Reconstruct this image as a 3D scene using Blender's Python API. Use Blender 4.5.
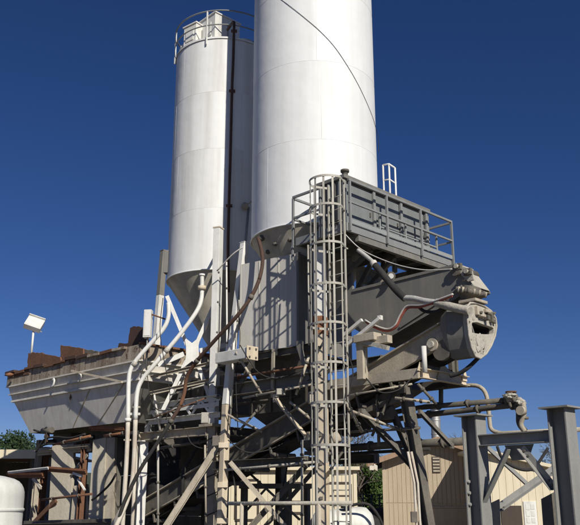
import bpy, bmesh, math, random
from mathutils import Vector as V, Matrix, noise as mnoise
from mathutils.geometry import tessellate_polygon
random.seed(7)
for o in list(bpy.data.objects): bpy.data.objects.remove(o)
scn = bpy.context.scene
COL = scn.collection
rad = math.radians

# ------------------------------------------------------------------ camera
EYE = 1.65
PITCH = rad(16.57)
FPX = 800.0
cam_d = bpy.data.cameras.new('camera'); cam = bpy.data.objects.new('camera', cam_d); COL.objects.link(cam)
cam.location = (0, 0, EYE); cam.rotation_euler = (rad(90) + PITCH, 0, 0)
cam_d.sensor_width = 36; cam_d.lens = 36 * FPX / 580; cam_d.clip_end = 6000; cam_d.clip_start = .1
scn.camera = cam

# ------------------------------------------------------------------ sky, sun, exposure
SUN_AZ, SUN_EL = 25.0, 34.0        # degrees to the right of straight behind the camera; elevation
sdir = V((math.sin(rad(SUN_AZ)) * math.cos(rad(SUN_EL)), -math.cos(rad(SUN_AZ)) * math.cos(rad(SUN_EL)), math.sin(rad(SUN_EL))))
world = bpy.data.worlds.new('World'); scn.world = world; world.use_nodes = True
wn = world.node_tree.nodes; wl = world.node_tree.links
bg = wn['Background']
sky = wn.new('ShaderNodeTexSky'); sky.sky_type = 'NISHITA'; sky.sun_disc = False
sky.sun_elevation = rad(SUN_EL); sky.sun_rotation = rad(180 - SUN_AZ)
sky.air_density = 0.85; sky.dust_density = 0.1; sky.ozone_density = 4.0; sky.altitude = 900
hs = wn.new('ShaderNodeHueSaturation'); hs.inputs['Saturation'].default_value = 1.17
wl.new(sky.outputs[0], hs.inputs['Color']); tint = wn.new('ShaderNodeMix'); tint.data_type = 'RGBA'; tint.blend_type = 'MULTIPLY'; tint.inputs[0].default_value = 1; tint.inputs[7].default_value = (.93, .88, 1.14, 1)
wl.new(hs.outputs[0], tint.inputs[6]); wl.new(tint.outputs[2], bg.inputs['Color'])
bg.inputs['Strength'].default_value = 0.051
sd = bpy.data.lights.new('sun', 'SUN'); sd.energy = 4.65; sd.angle = rad(.53); sd.color = (1, .948, .86)
so = bpy.data.objects.new('sun', sd); COL.objects.link(so); so.location = (10, -10, 30)
so.rotation_euler = sdir.to_track_quat('Z', 'Y').to_euler()
vs = scn.view_settings
vs.view_transform = 'Standard'; vs.look = 'None'; vs.gamma = 1; vs.exposure = 0.0; vs.use_curve_mapping = False
scn.render.engine = 'CYCLES'
scn.cycles.max_bounces = 8; scn.cycles.diffuse_bounces = 4

# ------------------------------------------------------------------ pixel and plant coordinates
cp, sp = math.cos(PITCH), math.sin(PITCH)
def ray(x, y):
    u = (x - 290) / FPX; w = -(y - 262.5) / FPX
    return V((u, cp - w * sp, sp + w * cp))
E = V((0, 0, EYE))
RX = V((math.sqrt(.5), math.sqrt(.5), 0)); LX = V((-math.sqrt(.5), math.sqrt(.5), 0)); UP = V((0, 0, 1))
O = V((1.25, 16.6, 0))
def W(a, b, z): return O + RX * a + LX * b + UP * z
def atY(x, y, Y): d = ray(x, y); return E + d * (Y / d.y)
def onPlane(x, y, p, n): d = ray(x, y); return E + d * ((p - E).dot(n) / d.dot(n))
def onA(x, y, a): return onPlane(x, y, W(a, 0, 0), RX)
def onB(x, y, b): return onPlane(x, y, W(0, b, 0), LX)
def onZ(x, y, z): d = ray(x, y); return E + d * ((z - EYE) / d.z)
def ab(p): q = p - O; return q.dot(RX), q.dot(LX)
def onCyl(x, y, c, r):
    d = ray(x, y); dx, dy = d.x, d.y; fx, fy = E.x - c.x, E.y - c.y
    A = dx*dx + dy*dy; B = 2*(fx*dx + fy*dy); C_ = fx*fx + fy*fy - r*r
    D = max(0, B*B - 4*A*C_); return E + d * ((-B - math.sqrt(D)) / (2*A))

# ------------------------------------------------------------------ mesh builder
class MB:
    def __init__(s): s.v = []; s.f = []; s.sm = []
    def add(s, vs_, fs, smooth=False):
        o = len(s.v); s.v += [V(p) for p in vs_]
        for f in fs: s.f.append([i + o for i in f]); s.sm.append(smooth)
        return s
    def box(s, c, ax, ay, az):
        c = V(c); P = [c + ax*i + ay*j + az*k for i in (-1, 1) for j in (-1, 1) for k in (-1, 1)]
        return s.add(P, [(0,1,3,2),(4,6,7,5),(0,4,5,1),(2,3,7,6),(0,2,6,4),(1,5,7,3)])
    def bar(s, p0, p1, w, h, up=UP, off=(0, 0)):
        p0 = V(p0); p1 = V(p1); d = (p1 - p0); 
        if d.length < 1e-6: return s
        dn = d.normalized()
        if abs(dn.dot(up)) > .99: up = LX
        sd_ = dn.cross(up).normalized(); u = sd_.cross(dn).normalized()
        o = sd_*off[0] + u*off[1]
        return s.box((p0 + p1)/2 + o, d/2, sd_*(w/2), u*(h/2))
    def ibeam(s, p0, p1, bf, dd, tf=.016, tw=.012, up=UP):
        s.bar(p0, p1, bf, tf, up, (0, dd/2 - tf/2)); s.bar(p0, p1, bf, tf, up, (0, -dd/2 + tf/2))
        return s.bar(p0, p1, tw, dd - 2*tf - .002, up)
    def chan(s, p0, p1, bf, dd, t=.012, up=UP, side=1):
        s.bar(p0, p1, t, dd, up)
        s.bar(p0, p1, bf, t, up, (side*(bf/2 + t/2), dd/2 - t/2 - .001)); return s.bar(p0, p1, bf, t, up, (side*(bf/2 + t/2), -dd/2 + t/2 + .001))
    def angle(s, p0, p1, w, t=.01, up=UP, side=1):
        s.bar(p0, p1, w, t, up); return s.bar(p0, p1, t, w, up, (side*(w/2 - t/2), -w/2 - t/2))
    def tube(s, pts, r, n=10, closed=False, cap=True):
        pts = [V(p) for p in pts]; m = len(pts); rs = r if isinstance(r, (list, tuple)) else [r]*m
        T = []
        for i in range(m):
            a = pts[(i-1) % m] if (closed or i > 0) else pts[i]; b = pts[(i+1) % m] if (closed or i < m-1) else pts[i]
            t = (b - a); T.append(t.normalized() if t.length > 1e-9 else UP.copy())
        nrm = T[0].orthogonal().normalized(); P = []
        for i in range(m):
            nrm = (nrm - T[i]*nrm.dot(T[i])); nrm = nrm.normalized() if nrm.length > 1e-6 else T[i].orthogonal().normalized()
            bn = T[i].cross(nrm)
            for k in range(n):
                a = 2*math.pi*k/n; P.append(pts[i] + (nrm*math.cos(a) + bn*math.sin(a))*rs[i])
        F = []
        for i in range(m if closed else m-1):
            j = (i+1) % m
            for k in range(n): F.append((i*n+k, i*n+(k+1) % n, j*n+(k+1) % n, j*n+k))
        o = len(s.v); s.add(P, F, True)
        if cap and not closed: s.add([], []); s.f.append([o+k for k in range(n)][::-1]); s.sm.append(False); s.f.append([o+(m-1)*n+k for k in range(n)]); s.sm.append(False)
        return s
    def lathe(s, c, prof, n=64, axis=UP, a0=0, a1=2*math.pi, smooth=True, capends=False):
        c = V(c); ax = V(axis).normalized(); e1 = ax.orthogonal().normalized() if abs(ax.z) < .99 else V((1,0,0)); e2 = ax.cross(e1)
        full = abs(a1 - a0 - 2*math.pi) < 1e-6; m = n if full else n+1; P = []; F = []
        for (r, z) in prof:
            for k in range(m):
                a = a0 + (a1-a0)*k/n; P.append(c + ax*z + (e1*math.cos(a) + e2*math.sin(a))*r)
        for i in range(len(prof)-1):
            for k in range(n):
                k2 = (k+1) % m if full else k+1
                F.append((i*m+k, i*m+k2, (i+1)*m+k2, (i+1)*m+k))
        o = len(s.v); s.add(P, F, smooth)
        if capends:
            s.f.append([o+k for k in range(m)][::-1]); s.sm.append(False); q = (len(prof)-1)*m; s.f.append([o+q+k for k in range(m)]); s.sm.append(False)
        return s
    def prism(s, pts, vec, hole=None):
        pts = [V(p) for p in pts]; n = len(pts); vec = V(vec)
        loops = [pts] + ([[V(p) for p in hole]] if hole else []); allp = sum(loops, [])
        tri = tessellate_polygon(loops); N = len(allp); F = [tuple(t) for t in tri] + [tuple(i+N for i in reversed(t)) for t in tri]; off = 0
        for L in loops:
            m = len(L)
            for i in range(m): j = (i+1) % m; F.append((off+i, off+j, N+off+j, N+off+i))
            off += m
        return s.add(allp + [p + vec for p in allp], F)
    def lump(s, c, r, seed=0, sub=2, squash=(1, 1, 1), amp=.35):
        bm = bmesh.new(); bmesh.ops.create_icosphere(bm, subdivisions=sub, radius=1)
        P = []
        for q in bm.verts:
            d = q.co.normalized(); k = 1 + amp * mnoise.noise(d*1.7 + V((seed*3.1, seed*1.7, seed)))
            P.append(V(c) + V((d.x*squash[0], d.y*squash[1], d.z*squash[2])) * r * k)
        F = [[w.index for w in f.verts] for f in bm.faces]; bm.free()
        return s.add(P, F, True)
    def build(s, name, mat, parent=None, bevel=0, kind=None, label=None, loc=None):
        base = V(loc) if loc is not None else (parent_world(parent) if parent else V((0,0,0)))
        me = bpy.data.meshes.new(name); me.from_pydata([p - base for p in s.v], [], s.f)
        bm = bmesh.new(); bm.from_mesh(me); bmesh.ops.recalc_face_normals(bm, faces=bm.faces); bm.to_mesh(me); bm.free()
        me.polygons.foreach_set('use_smooth', s.sm); me.materials.append(M[mat] if isinstance(mat, str) else mat); me.update()
        o = bpy.data.objects.new(name, me); COL.objects.link(o)
        if parent: o.parent = parent; o.location = (0,0,0)
        else: o.location = base
        if bevel:
            b = o.modifiers.new('bevel', 'BEVEL'); b.width = bevel; b.segments = 2; b.limit_method = 'ANGLE'; b.angle_limit = rad(40)
        if kind: o['kind'] = kind
        if label: o['label'] = label
        return o
def parent_world(o):
    p = V((0,0,0))
    while o: p = p + o.location; o = o.parent
    return p
def tag(o, label, cat, group=None):
    o['label'] = label; o['category'] = cat; o['kind'] = 'thing'
    if group: o['group'] = group
    return o
def thing(name, loc, label, cat, group=None):
    o = bpy.data.objects.new(name, None); COL.objects.link(o); o.location = V(loc); o.empty_display_size = .3
    return tag(o, label, cat, group)
def smooth_path(pts, n=6):
    pts = [V(p) for p in pts]; out = []
    for i in range(len(pts)-1):
        p0 = pts[max(i-1,0)]; p1 = pts[i]; p2 = pts[i+1]; p3 = pts[min(i+2,len(pts)-1)]
        for k in range(n):
            t = k/n; out.append(.5*((2*p1) + (p2-p0)*t + (2*p0-5*p1+4*p2-p3)*t*t + (3*p1-p0-3*p2+p3)*t*t*t))
    out.append(pts[-1]); return out
def fillet(pts, r=.2, n=6):
    pts = [V(p) for p in pts]; out = [pts[0]]
    for i in range(1, len(pts)-1):
        a, b, c = pts[i-1], pts[i], pts[i+1]; d1 = (a-b); d2 = (c-b); q = min(r, d1.length*.45, d2.length*.45)
        s_ = b + d1.normalized()*q; e = b + d2.normalized()*q
        for k in range(n+1): t = k/n; out.append((1-t)**2*s_ + 2*t*(1-t)*b + t*t*e)
    out.append(pts[-1]); return out

# ------------------------------------------------------------------ materials
M = {}
def wmat(name, base, rough=.55, metal=0.0, dirt=None, amt=.5, dscale=1.2, streak=.6, rust=0.0, bump=.15, fine=30, thr=.5, rustcol=(.13,.058,.03), sscale=5.0, var=.08, dents=0):
    m = bpy.data.materials.new(name); m.use_nodes = True; n = m.node_tree.nodes; l = m.node_tree.links; p = n['Principled BSDF']
    tc = n.new('ShaderNodeTexCoord'); oi = n.new('ShaderNodeObjectInfo')
    ad = n.new('ShaderNodeVectorMath'); ad.operation = 'MULTIPLY_ADD'; l.new(oi.outputs['Random'], ad.inputs[0]); ad.inputs[1].default_value = (13, 7, 5); l.new(tc.outputs['Object'], ad.inputs[2])
    vec = ad.outputs[0]
    n1 = n.new('ShaderNodeTexNoise'); n1.inputs['Scale'].default_value = dscale; n1.inputs['Detail'].default_value = 9; n1.inputs['Roughness'].default_value = .65; l.new(vec, n1.inputs['Vector'])
    mp = n.new('ShaderNodeMapping'); mp.inputs['Scale'].default_value = (1, 1, .045); l.new(vec, mp.inputs['Vector'])
    n2 = n.new('ShaderNodeTexNoise'); n2.inputs['Scale'].default_value = sscale; n2.inputs['Detail'].default_value = 6; n2.inputs['Roughness'].default_value = .6; l.new(mp.outputs[0], n2.inputs['Vector'])
    mx = n.new('ShaderNodeMix'); mx.inputs[0].default_value = streak; l.new(n1.outputs['Fac'], mx.inputs[2]); l.new(n2.outputs['Fac'], mx.inputs[3])
    mr = n.new('ShaderNodeMapRange'); mr.inputs[1].default_value = thr - .06; mr.inputs[2].default_value = thr + .22; mr.inputs[4].default_value = amt; l.new(mx.outputs[0], mr.inputs[0])
    c1 = n.new('ShaderNodeMix'); c1.data_type = 'RGBA'; c1.inputs[6].default_value = (*base, 1); c1.inputs[7].default_value = (*(dirt or tuple(x*.5 for x in base)), 1); l.new(mr.outputs[0], c1.inputs[0])
    nf = n.new('ShaderNodeTexNoise'); nf.inputs['Scale'].default_value = fine; nf.inputs['Detail'].default_value = 5; l.new(vec, nf.inputs['Vector'])
    vr = n.new('ShaderNodeMapRange'); vr.inputs[1].default_value = .3; vr.inputs[2].default_value = .7; vr.inputs[3].default_value = 1-var; vr.inputs[4].default_value = 1+var*.5; l.new(nf.outputs['Fac'], vr.inputs[0])
    c2 = n.new('ShaderNodeMix'); c2.data_type = 'RGBA'; c2.blend_type = 'MULTIPLY'; c2.inputs[0].default_value = 1; l.new(c1.outputs[2], c2.inputs[6]); l.new(vr.outputs[0], c2.inputs[7])
    col = c2.outputs[2]; rfac = None
    if rust:
        n3 = n.new('ShaderNodeTexNoise'); n3.inputs['Scale'].default_value = 2.6; n3.inputs['Detail'].default_value = 10; n3.inputs['Roughness'].default_value = .7; n3.noise_dimensions = '3D'
        a2 = n.new('ShaderNodeVectorMath'); a2.operation = 'ADD'; a2.inputs[1].default_value = (31, 17, 5); l.new(vec, a2.inputs[0]); l.new(a2.outputs[0], n3.inputs['Vector'])
        r3 = n.new('ShaderNodeMapRange'); r3.inputs[1].default_value = .72 - .3*rust; r3.inputs[2].default_value = .80 - .3*rust; l.new(n3.outputs['Fac'], r3.inputs[0])
        rc = n.new('ShaderNodeMix'); rc.data_type = 'RGBA'; rc.inputs[6].default_value = (*rustcol, 1); rc.inputs[7].default_value = (rustcol[0]*.45, rustcol[1]*.45, rustcol[2]*.5, 1); l.new(nf.outputs['Fac'], rc.inputs[0])
        c3 = n.new('ShaderNodeMix'); c3.data_type = 'RGBA'; l.new(r3.outputs[0], c3.inputs[0]); l.new(col, c3.inputs[6]); l.new(rc.outputs[2], c3.inputs[7]); col = c3.outputs[2]
    l.new(col, p.inputs['Base Color']); p.inputs['Metallic'].default_value = metal
    rr = n.new('ShaderNodeMapRange'); rr.inputs[3].default_value = rough; rr.inputs[4].default_value = min(1, rough + .3); l.new(mx.outputs[0], rr.inputs[0]); l.new(rr.outputs[0], p.inputs['Roughness'])
    if bump:
        b = n.new('ShaderNodeBump'); b.inputs['Strength'].default_value = bump; b.inputs['Distance'].default_value = .02; l.new(nf.outputs['Fac'], b.inputs['Height']); l.new(b.outputs[0], p.inputs['Normal'])
    if dents and bump:
        nd = n.new('ShaderNodeTexNoise'); nd.inputs['Scale'].default_value = 1.1; nd.inputs['Detail'].default_value = 3; l.new(vec, nd.inputs['Vector'])
        b2 = n.new('ShaderNodeBump'); b2.inputs['Strength'].default_value = dents; b2.inputs['Distance'].default_value = .06; l.new(nd.outputs['Fac'], b2.inputs['Height']); l.new(b.outputs[0], b2.inputs['Normal']); l.new(b2.outputs[0], p.inputs['Normal'])
    M[name] = m; return m
wmat('silo_white', (.79,.80,.78), .42, dirt=(.58,.565,.52), amt=.5, dscale=.7, streak=.75, bump=.03, fine=3, thr=.5, sscale=2.2, var=0.02, dents=.35)
wmat('silo_old', (.78,.785,.755), .45, dirt=(.46,.43,.37), amt=.65, dscale=.7, streak=.8, rust=.0, bump=.03, fine=3, thr=.49, sscale=2.5, var=0.025, dents=.35)
wmat('cone_paint', (.50,.46,.37), .6, dirt=(.22,.19,.145), amt=.8, dscale=1.4, streak=.3, bump=.06, rust=.1)
wmat('white_paint', (.76,.75,.70), .5, dirt=(.40,.37,.31), amt=.7, dscale=2, streak=.5, rust=.1, bump=.05, var=0.05)
wmat('cream_paint', (.66,.565,.415), .55, dirt=(.30,.24,.165), amt=.75, dscale=2.2, streak=.55, rust=.12, bump=.08)
wmat('tan_pipe', (.60,.55,.46), .55, dirt=(.33,.2,.12), amt=.75, dscale=2, streak=.4, rust=.12, bump=.06)
wmat('galv', (.285,.292,.282), .5, .25, dirt=(.19,.20,.19), amt=.6, dscale=2.5, streak=.5, bump=.05)
wmat('galv_panel', (.31,.325,.315), .5, .1, dirt=(.24,.26,.25), amt=.6, dscale=1.8, streak=.6, bump=.05)
wmat('dust_steel', (.47,.415,.32), .7, dirt=(.22,.185,.14), amt=.85, dscale=1.8, streak=.45, rust=.12, bump=.15, var=.14)
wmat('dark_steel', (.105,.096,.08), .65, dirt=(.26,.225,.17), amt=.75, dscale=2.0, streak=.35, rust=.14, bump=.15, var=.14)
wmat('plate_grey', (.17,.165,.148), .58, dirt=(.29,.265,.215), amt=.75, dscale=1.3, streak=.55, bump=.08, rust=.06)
wmat('concrete_dust', (.46,.43,.36), .9, dirt=(.27,.25,.205), amt=.8, dscale=2.5, streak=.2, bump=.6, fine=18)
wmat('hopper_face', (.72,.685,.61), .8, dirt=(.40,.36,.295), amt=.8, dscale=1.1, streak=.45, rust=.05, bump=.12)
wmat('rim_old', (.46,.40,.31), .85, dirt=(.12,.075,.048), amt=1, dscale=1.3, streak=.6, rust=.55, bump=.35, thr=.45, var=.2)
wmat('rust', (.185,.088,.047), .85, dirt=(.07,.038,.025), amt=.9, dscale=2.2, streak=.35, bump=.4, var=.2)
wmat('rust_bright', (.30,.135,.065), .85, dirt=(.11,.055,.033), amt=.85, dscale=3, streak=.3, bump=.35, var=.2)
wmat('rust_pipe', (.085,.046,.031), .7, dirt=(.045,.03,.024), amt=.8, dscale=1.3, streak=.5, bump=.2)
wmat('slab', (.52,.47,.37), .9, dirt=(.34,.30,.23), amt=.7, dscale=1.1, streak=.6, bump=.4, fine=14)
wmat('clad', (.60,.575,.515), .75, dirt=(.38,.355,.30), amt=.7, dscale=1.0, streak=.6, bump=.08, rust=.05)
wmat('rubber', (.022,.021,.02), .75, dirt=(.07,.062,.052), amt=.6, dscale=3, streak=.2, bump=.1)
wmat('hose_sleeve', (.45,.44,.41), .7, dirt=(.22,.2,.17), amt=.7, dscale=6, streak=.2, bump=.2)
wmat('hose_red', (.34,.085,.055), .6, dirt=(.18,.07,.05), amt=.5, dscale=5)
wmat('hose_white', (.6,.57,.52), .6, dirt=(.35,.3,.25), amt=.5, dscale=5)
wmat('galv_warm', (.45,.43,.37), .5, .1, dirt=(.26,.235,.185), amt=.7, dscale=2.5, streak=.5, bump=.08, rust=.08)
wmat('ribbed_grey', (.215,.23,.225), .55, .1, dirt=(.13,.14,.135), amt=.6, dscale=2, streak=.6, bump=.05)
wmat('column_paint', (.265,.262,.24), .55, dirt=(.16,.155,.14), amt=.6, dscale=2, streak=.55, rust=.08, bump=.08)
wmat('void_black', (.012,.012,.012), .95, bump=0)
wmat('poly_tank', (.72,.72,.66), .42, dirt=(.45,.42,.34), amt=.6, dscale=1.3, streak=.7, bump=.04, var=.05)
wmat('wood_beige', (.47,.385,.275), .8, dirt=(.34,.27,.19), amt=.6, dscale=.8, streak=.75, bump=.12, sscale=9)
wmat('wall_cream', (.70,.62,.45), .8, dirt=(.52,.45,.32), amt=.5, dscale=.7, streak=.6, bump=.06, var=0.03)
wmat('roof_shingle', (.15,.125,.10), .9, dirt=(.09,.075,.06), amt=.7, dscale=3, bump=.4)
wmat('fascia', (.36,.24,.155), .8, dirt=(.2,.13,.085), amt=.7, dscale=3, bump=.15)
wmat('trim_dark', (.06,.045,.035), .7, dirt=(.1,.08,.06), amt=.5, dscale=4)
wmat('flue', (.52,.51,.48), .38, .75, dirt=(.34,.32,.29), amt=.5, dscale=2)
wmat('bark', (.085,.066,.05), .95, dirt=(.045,.036,.028), amt=.7, dscale=3, bump=.5)
wmat('twig', (.13,.105,.082), .95, dirt=(.08,.062,.05), amt=.5, dscale=3)
def glass():
    m = bpy.data.materials.new('window_glass'); m.use_nodes = True; p = m.node_tree.nodes['Principled BSDF']
    p.inputs['Base Color'].default_value = (.03,.035,.04,1); p.inputs['Roughness'].default_value = .08; M['window_glass'] = m
glass()
def leafmat(name, c1, c2):
    m = bpy.data.materials.new(name); m.use_nodes = True; n = m.node_tree.nodes; l = m.node_tree.links; p = n['Principled BSDF']
    g = n.new('ShaderNodeNewGeometry'); r = n.new('ShaderNodeMix'); r.data_type = 'RGBA'; l.new(g.outputs['Random Per Island'], r.inputs[0])
    r.inputs[6].default_value = (*c1, 1); r.inputs[7].default_value = (*c2, 1); l.new(r.outputs[2], p.inputs['Base Color']); p.inputs['Roughness'].default_value = .6
    t = n.new('ShaderNodeBsdfTranslucent'); l.new(r.outputs[2], t.inputs[0]); ms = n.new('ShaderNodeMixShader'); ms.inputs[0].default_value = .3
    l.new(p.outputs[0], ms.inputs[1]); l.new(t.outputs[0], ms.inputs[2]); l.new(ms.outputs[0], n['Material Output'].inputs[0]); M[name] = m
leafmat('leaf_green', (.05,.10,.02), (.11,.17,.04))
leafmat('leaf_dark', (.022,.045,.016), (.05,.085,.028))
leafmat('leaf_sparse', (.09,.075,.035), (.10,.11,.04))

# ------------------------------------------------------------------ ground, hills
g = MB(); g.add([(-2500,-900,0),(2500,-900,0),(2500,3500,0),(-2500,3500,0)], [(0,1,2,3)])
wmat('ground', (.13,.115,.095), .95, dirt=(.085,.075,.062), amt=.7, dscale=.15, streak=0, bump=.5, fine=6)
g.build('ground', 'ground', kind='structure')
wmat('hill_green', (.045,.06,.035), .95, dirt=(.07,.075,.05), amt=.8, dscale=.01, streak=0, bump=0, fine=.08)
h = MB(); P = []; F = []; NX = 140
for j, (yy, k) in enumerate(((620, 0), (680, .55), (760, 1), (900, .9), (1100, 0))):
    for i in range(NX+1):
        x = -900 + 1800*i/NX; q = 20 + 12*mnoise.noise(V((x*.006, 3.3, 0))) + 5*mnoise.noise(V((x*.03, j, 1)))
        P.append((x, yy + 20*mnoise.noise(V((x*.01, j, 9))), k*q - .5))
for j in range(4):
    for i in range(NX): a = j*(NX+1)+i; F.append((a, a+1, a+NX+2, a+NX+1))
h.add(P, F, True); h.build('hill', 'hill_green', kind='structure')

# ================================================================== SILOS
C1 = atY(219.5, 278, 23.1); C1.z = 0; R1 = 1.56; Z1, T1 = 7.86, 15.28     # smaller silo at the back
C2 = atY(315, 232, 20.0); C2.z = 0; R2 = 1.68; Z2, T2 = 8.12, 19.2      # big silo
def silo_shell(root, c, r, z0, z1, nc, mat, seam_mat, rng):
    for i in range(nc):
        a = z0 + (z1-z0)*i/nc; b = z0 + (z1-z0)*(i+1)/nc; rr = r
        m = MB(); prof = [(rr, a), (rr, b)]
        m.lathe(c, prof, 96); m.build('shell_course', mat, root)
        if i: MB().tube([c + V((math.cos(t)*r, math.sin(t)*r, a)) for t in [2*math.pi*k/96 for k in range(96)]], .0035, 6, closed=True).build('weld_seam', seam_mat, root)
        t = rng.uniform(0, 1.2)
        for k in range(4):
            an = t + k*2*math.pi/4; q = V((math.cos(an)*(r+.001), math.sin(an)*(r+.001), 0))
            MB().tube([c + q + UP*a, c + q + UP*b], .002, 5).build('vertical_seam', seam_mat, root)
rng = random.Random(3)
s1 = thing('cement_silo', C1, 'shorter white steel silo at the back with railed top and cone bottom', 'silo')
silo_shell(s1, C1, R1, Z1, T1, 4, 'silo_old', 'silo_old', rng)
MB().lathe(C1, [(R1-.01, Z1), (.24, Z1-1.95), (.24, Z1-2.15)], 72).build('cone', 'cone_paint', s1)
MB().tube([C1 + V((math.cos(t)*(R1+.005), math.sin(t)*(R1+.005), Z1)) for t in [2*math.pi*k/96 for k in range(96)]], .022, 6, closed=True).build('rim_ring', 'silo_old', s1)
MB().lathe(C1, [(R1+.03, T1-.06), (R1+.03, T1), (0.01, T1+.14)], 72, smooth=False).build('roof', 'silo_old', s1)
RR = R1 + .06                                                       # roof railing
for zz, rr in ((T1+.90, .022), (T1+.40, .02)):
    MB().tube([C1 + V((math.cos(t)*RR, math.sin(t)*RR, zz)) for t in [2*math.pi*k/72 for k in range(72)]], rr, 8, closed=True).build('guard_rail', 'galv', s1)
for k in range(6):
    t = 2*math.pi*k/6 + rad(-106); q = V((math.cos(t)*RR, math.sin(t)*RR, 0))
    MB().bar(C1+q+UP*(T1-.25), C1+q+UP*(T1+.90), .04, .04).build('rail_post', 'white_paint', s1)
def roof_box(px, py, Y, w, d, hgt, rot, mat='white_paint', tent=False):
    c = atY(px, py, Y); c.z = T1 + .05; ca, sa = math.cos(rot), math.sin(rot); ex = V((ca, sa, 0)); ey = V((-sa, ca, 0))
    r_ = thing('filter_box', c, '', 'filter box')
    m = MB(); m.box(c + UP*(hgt/2), ex*w/2, ey*d/2, UP*hgt/2); m.build('housing', mat, r_, bevel=.012)
    m = MB(); m.box(c + UP*(hgt+.021), ex*(w/2+.03), ey*(d/2+.03), UP*.02); m.build('lid', mat, r_)
    for k in (-1, 1):
        b = c + ex*(w/2+.012)*k + UP*hgt*.55; MB().box(b, ex*.01, ey*d*.3, UP*hgt*.22).build('access_panel', 'white_paint', r_, bevel=.004)
    MB().tube([c + ey*(-d/2-.02) + UP*.1, c + ey*(-d/2-.02) + UP*hgt*.8], .02, 8).build('drain_pipe', 'galv', r_)
    return r_
r_ = roof_box(218, 30, 22.6, 1.0, 1.0, 1.05, rad(43)); r_['label'] = 'larger square white filter box on the shorter silo roof'; 
MB().prism([r_.location + V((-.28,-.60,.0)), r_.location + V((.10,-.62,.0)), r_.location + V((-.08,-.60,.42))], V((0,.14,0))).build('hood', 'white_paint', r_)
r_ = roof_box(195.5, 35, 22.5, .5, .55, .84, rad(52)); r_['label'] = 'smaller white filter box nearer the left of the silo roof railing'
vh = thing('vent_cowl', atY(186, 40, 22.8)*1, 'low round white vent cowl at left edge of silo roof', 'vent'); vh.location.z = T1+.05
MB().lathe(vh.location, [(.1, 0), (.1, .22), (.2, .24), (.16, .38), (.01, .44)], 20).build('cowl', 'white_paint', vh)
# manway and fittings at the right of the roof
c = atY(244, 30, 22.5); c.z = T1+.05
mw = thing('roof_manway', c, 'round white manway lid at right edge of the shorter silo roof', 'hatch')
MB().lathe(c, [(.28, 0), (.28, .25), (.33, .26), (.33, .3), (.01, .36)], 28).build('hatch', 'white_paint', mw)
MB().bar(c+V((-.4,-.35,.3)), c+V((.3,.1,.42)), .06, .05).build('hinge_arm', 'dark_steel', mw)

s2 = thing('cement_silo', C2, 'tall wide white steel silo running out of the top of the picture', 'silo')
silo_shell(s2, C2, R2, Z2, T2, 5, 'silo_white', 'silo_white', rng)
MB().lathe(C2, [(R2-.01, Z2), (.35, Z2-2.1), (.35, Z2-2.4)], 84).build('cone', 'cone_paint', s2)
MB().tube([C2 + V((math.cos(t)*(R2+.005), math.sin(t)*(R2+.005), Z2)) for t in [2*math.pi*k/96 for k in range(96)]], .02, 6, closed=True).build('rim_ring', 'silo_white', s2)
MB().lathe(C2, [(R2+.02, T2), (.01, T2+.4)], 72).build('roof', 'silo_white', s2)
for (px, py) in ((262, 238), (275, 244), (268, 252), (290, 240)):   # aeration pads on the cone
    k = .55; d = ray(px, py)
    # walk the ray to the cone surface
    best = None
    for i in range(4000):
        q = E + d*(15 + i*.003); rr = (q - C2).to_2d().length; zz = Z2 - (R2 - rr)*2.1/(R2-.35)
        if rr < R2 and q.z < Z2 and q.z >= zz: best = q; break
    if best: MB().lump(best, .07 if px != 262 else .1, seed=px, sub=1, amp=.2).build('aeration_pad', 'dark_steel', s2)
cb = [onCyl(x, y, C2, R2+.012) for x, y in ((276,-4),(290,6),(305,18),(320,31),(334,46),(347,65),(358,84),(367,103),(373,118),(377,133),(378.5,142),(378.6,152))]
tag(MB().tube(smooth_path(cb, 5), .006, 6).build('silo_cable', 'rubber', loc=cb[0]), 'thin dark cable sagging across the face of the tall silo', 'cable')

# fill pipe of the shorter silo
pts = [onCyl(x, y, C1, R1+.10) for x, y in ((234,30),(233.2,60),(232,90),(230.5,150),(229,205))]
pts = [pts[0]+V((-.25,.5,.32)), pts[0]+V((-.03,.1,.35)), pts[0]+V((0,0,.1))] + pts + [pts[-1]+UP*-1.2, pts[-1]+V((.05,-.1,-2.6))]
fp = thing('fill_pipe', pts[-1], 'dark rusty fill pipe running down the shaded side of shorter silo', 'pipe')
MB().tube(smooth_path(pts, 5), .042, 12).build('pipe', 'rust_pipe', fp)
for i in (3, 5, 7):
    q = pts[i]; MB().box(q + V((0,.06,0)), V((.09,0,0)), V((0,.045,0)), UP*.03).build('pipe_clamp', 'rust', fp)
# small valve + vent pipe on shaded strip
q0 = onCyl(245, 206, C1, R1+.14)
vp = thing('vent_pipe', q0-UP*2, 'thin grey vent pipe with round valve between the two silos', 'pipe')
MB().tube([q0+V((.1,.1,0)), q0-UP*1.6], .035, 8).build('pipe', 'galv', vp); MB().lump(q0, .11, 2, 2, amp=.1).build('valve', 'dust_steel', vp); MB().tube([q0, q0+V((.35,.0,.25))], .02, 6).build('lever', 'dust_steel', vp)

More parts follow.
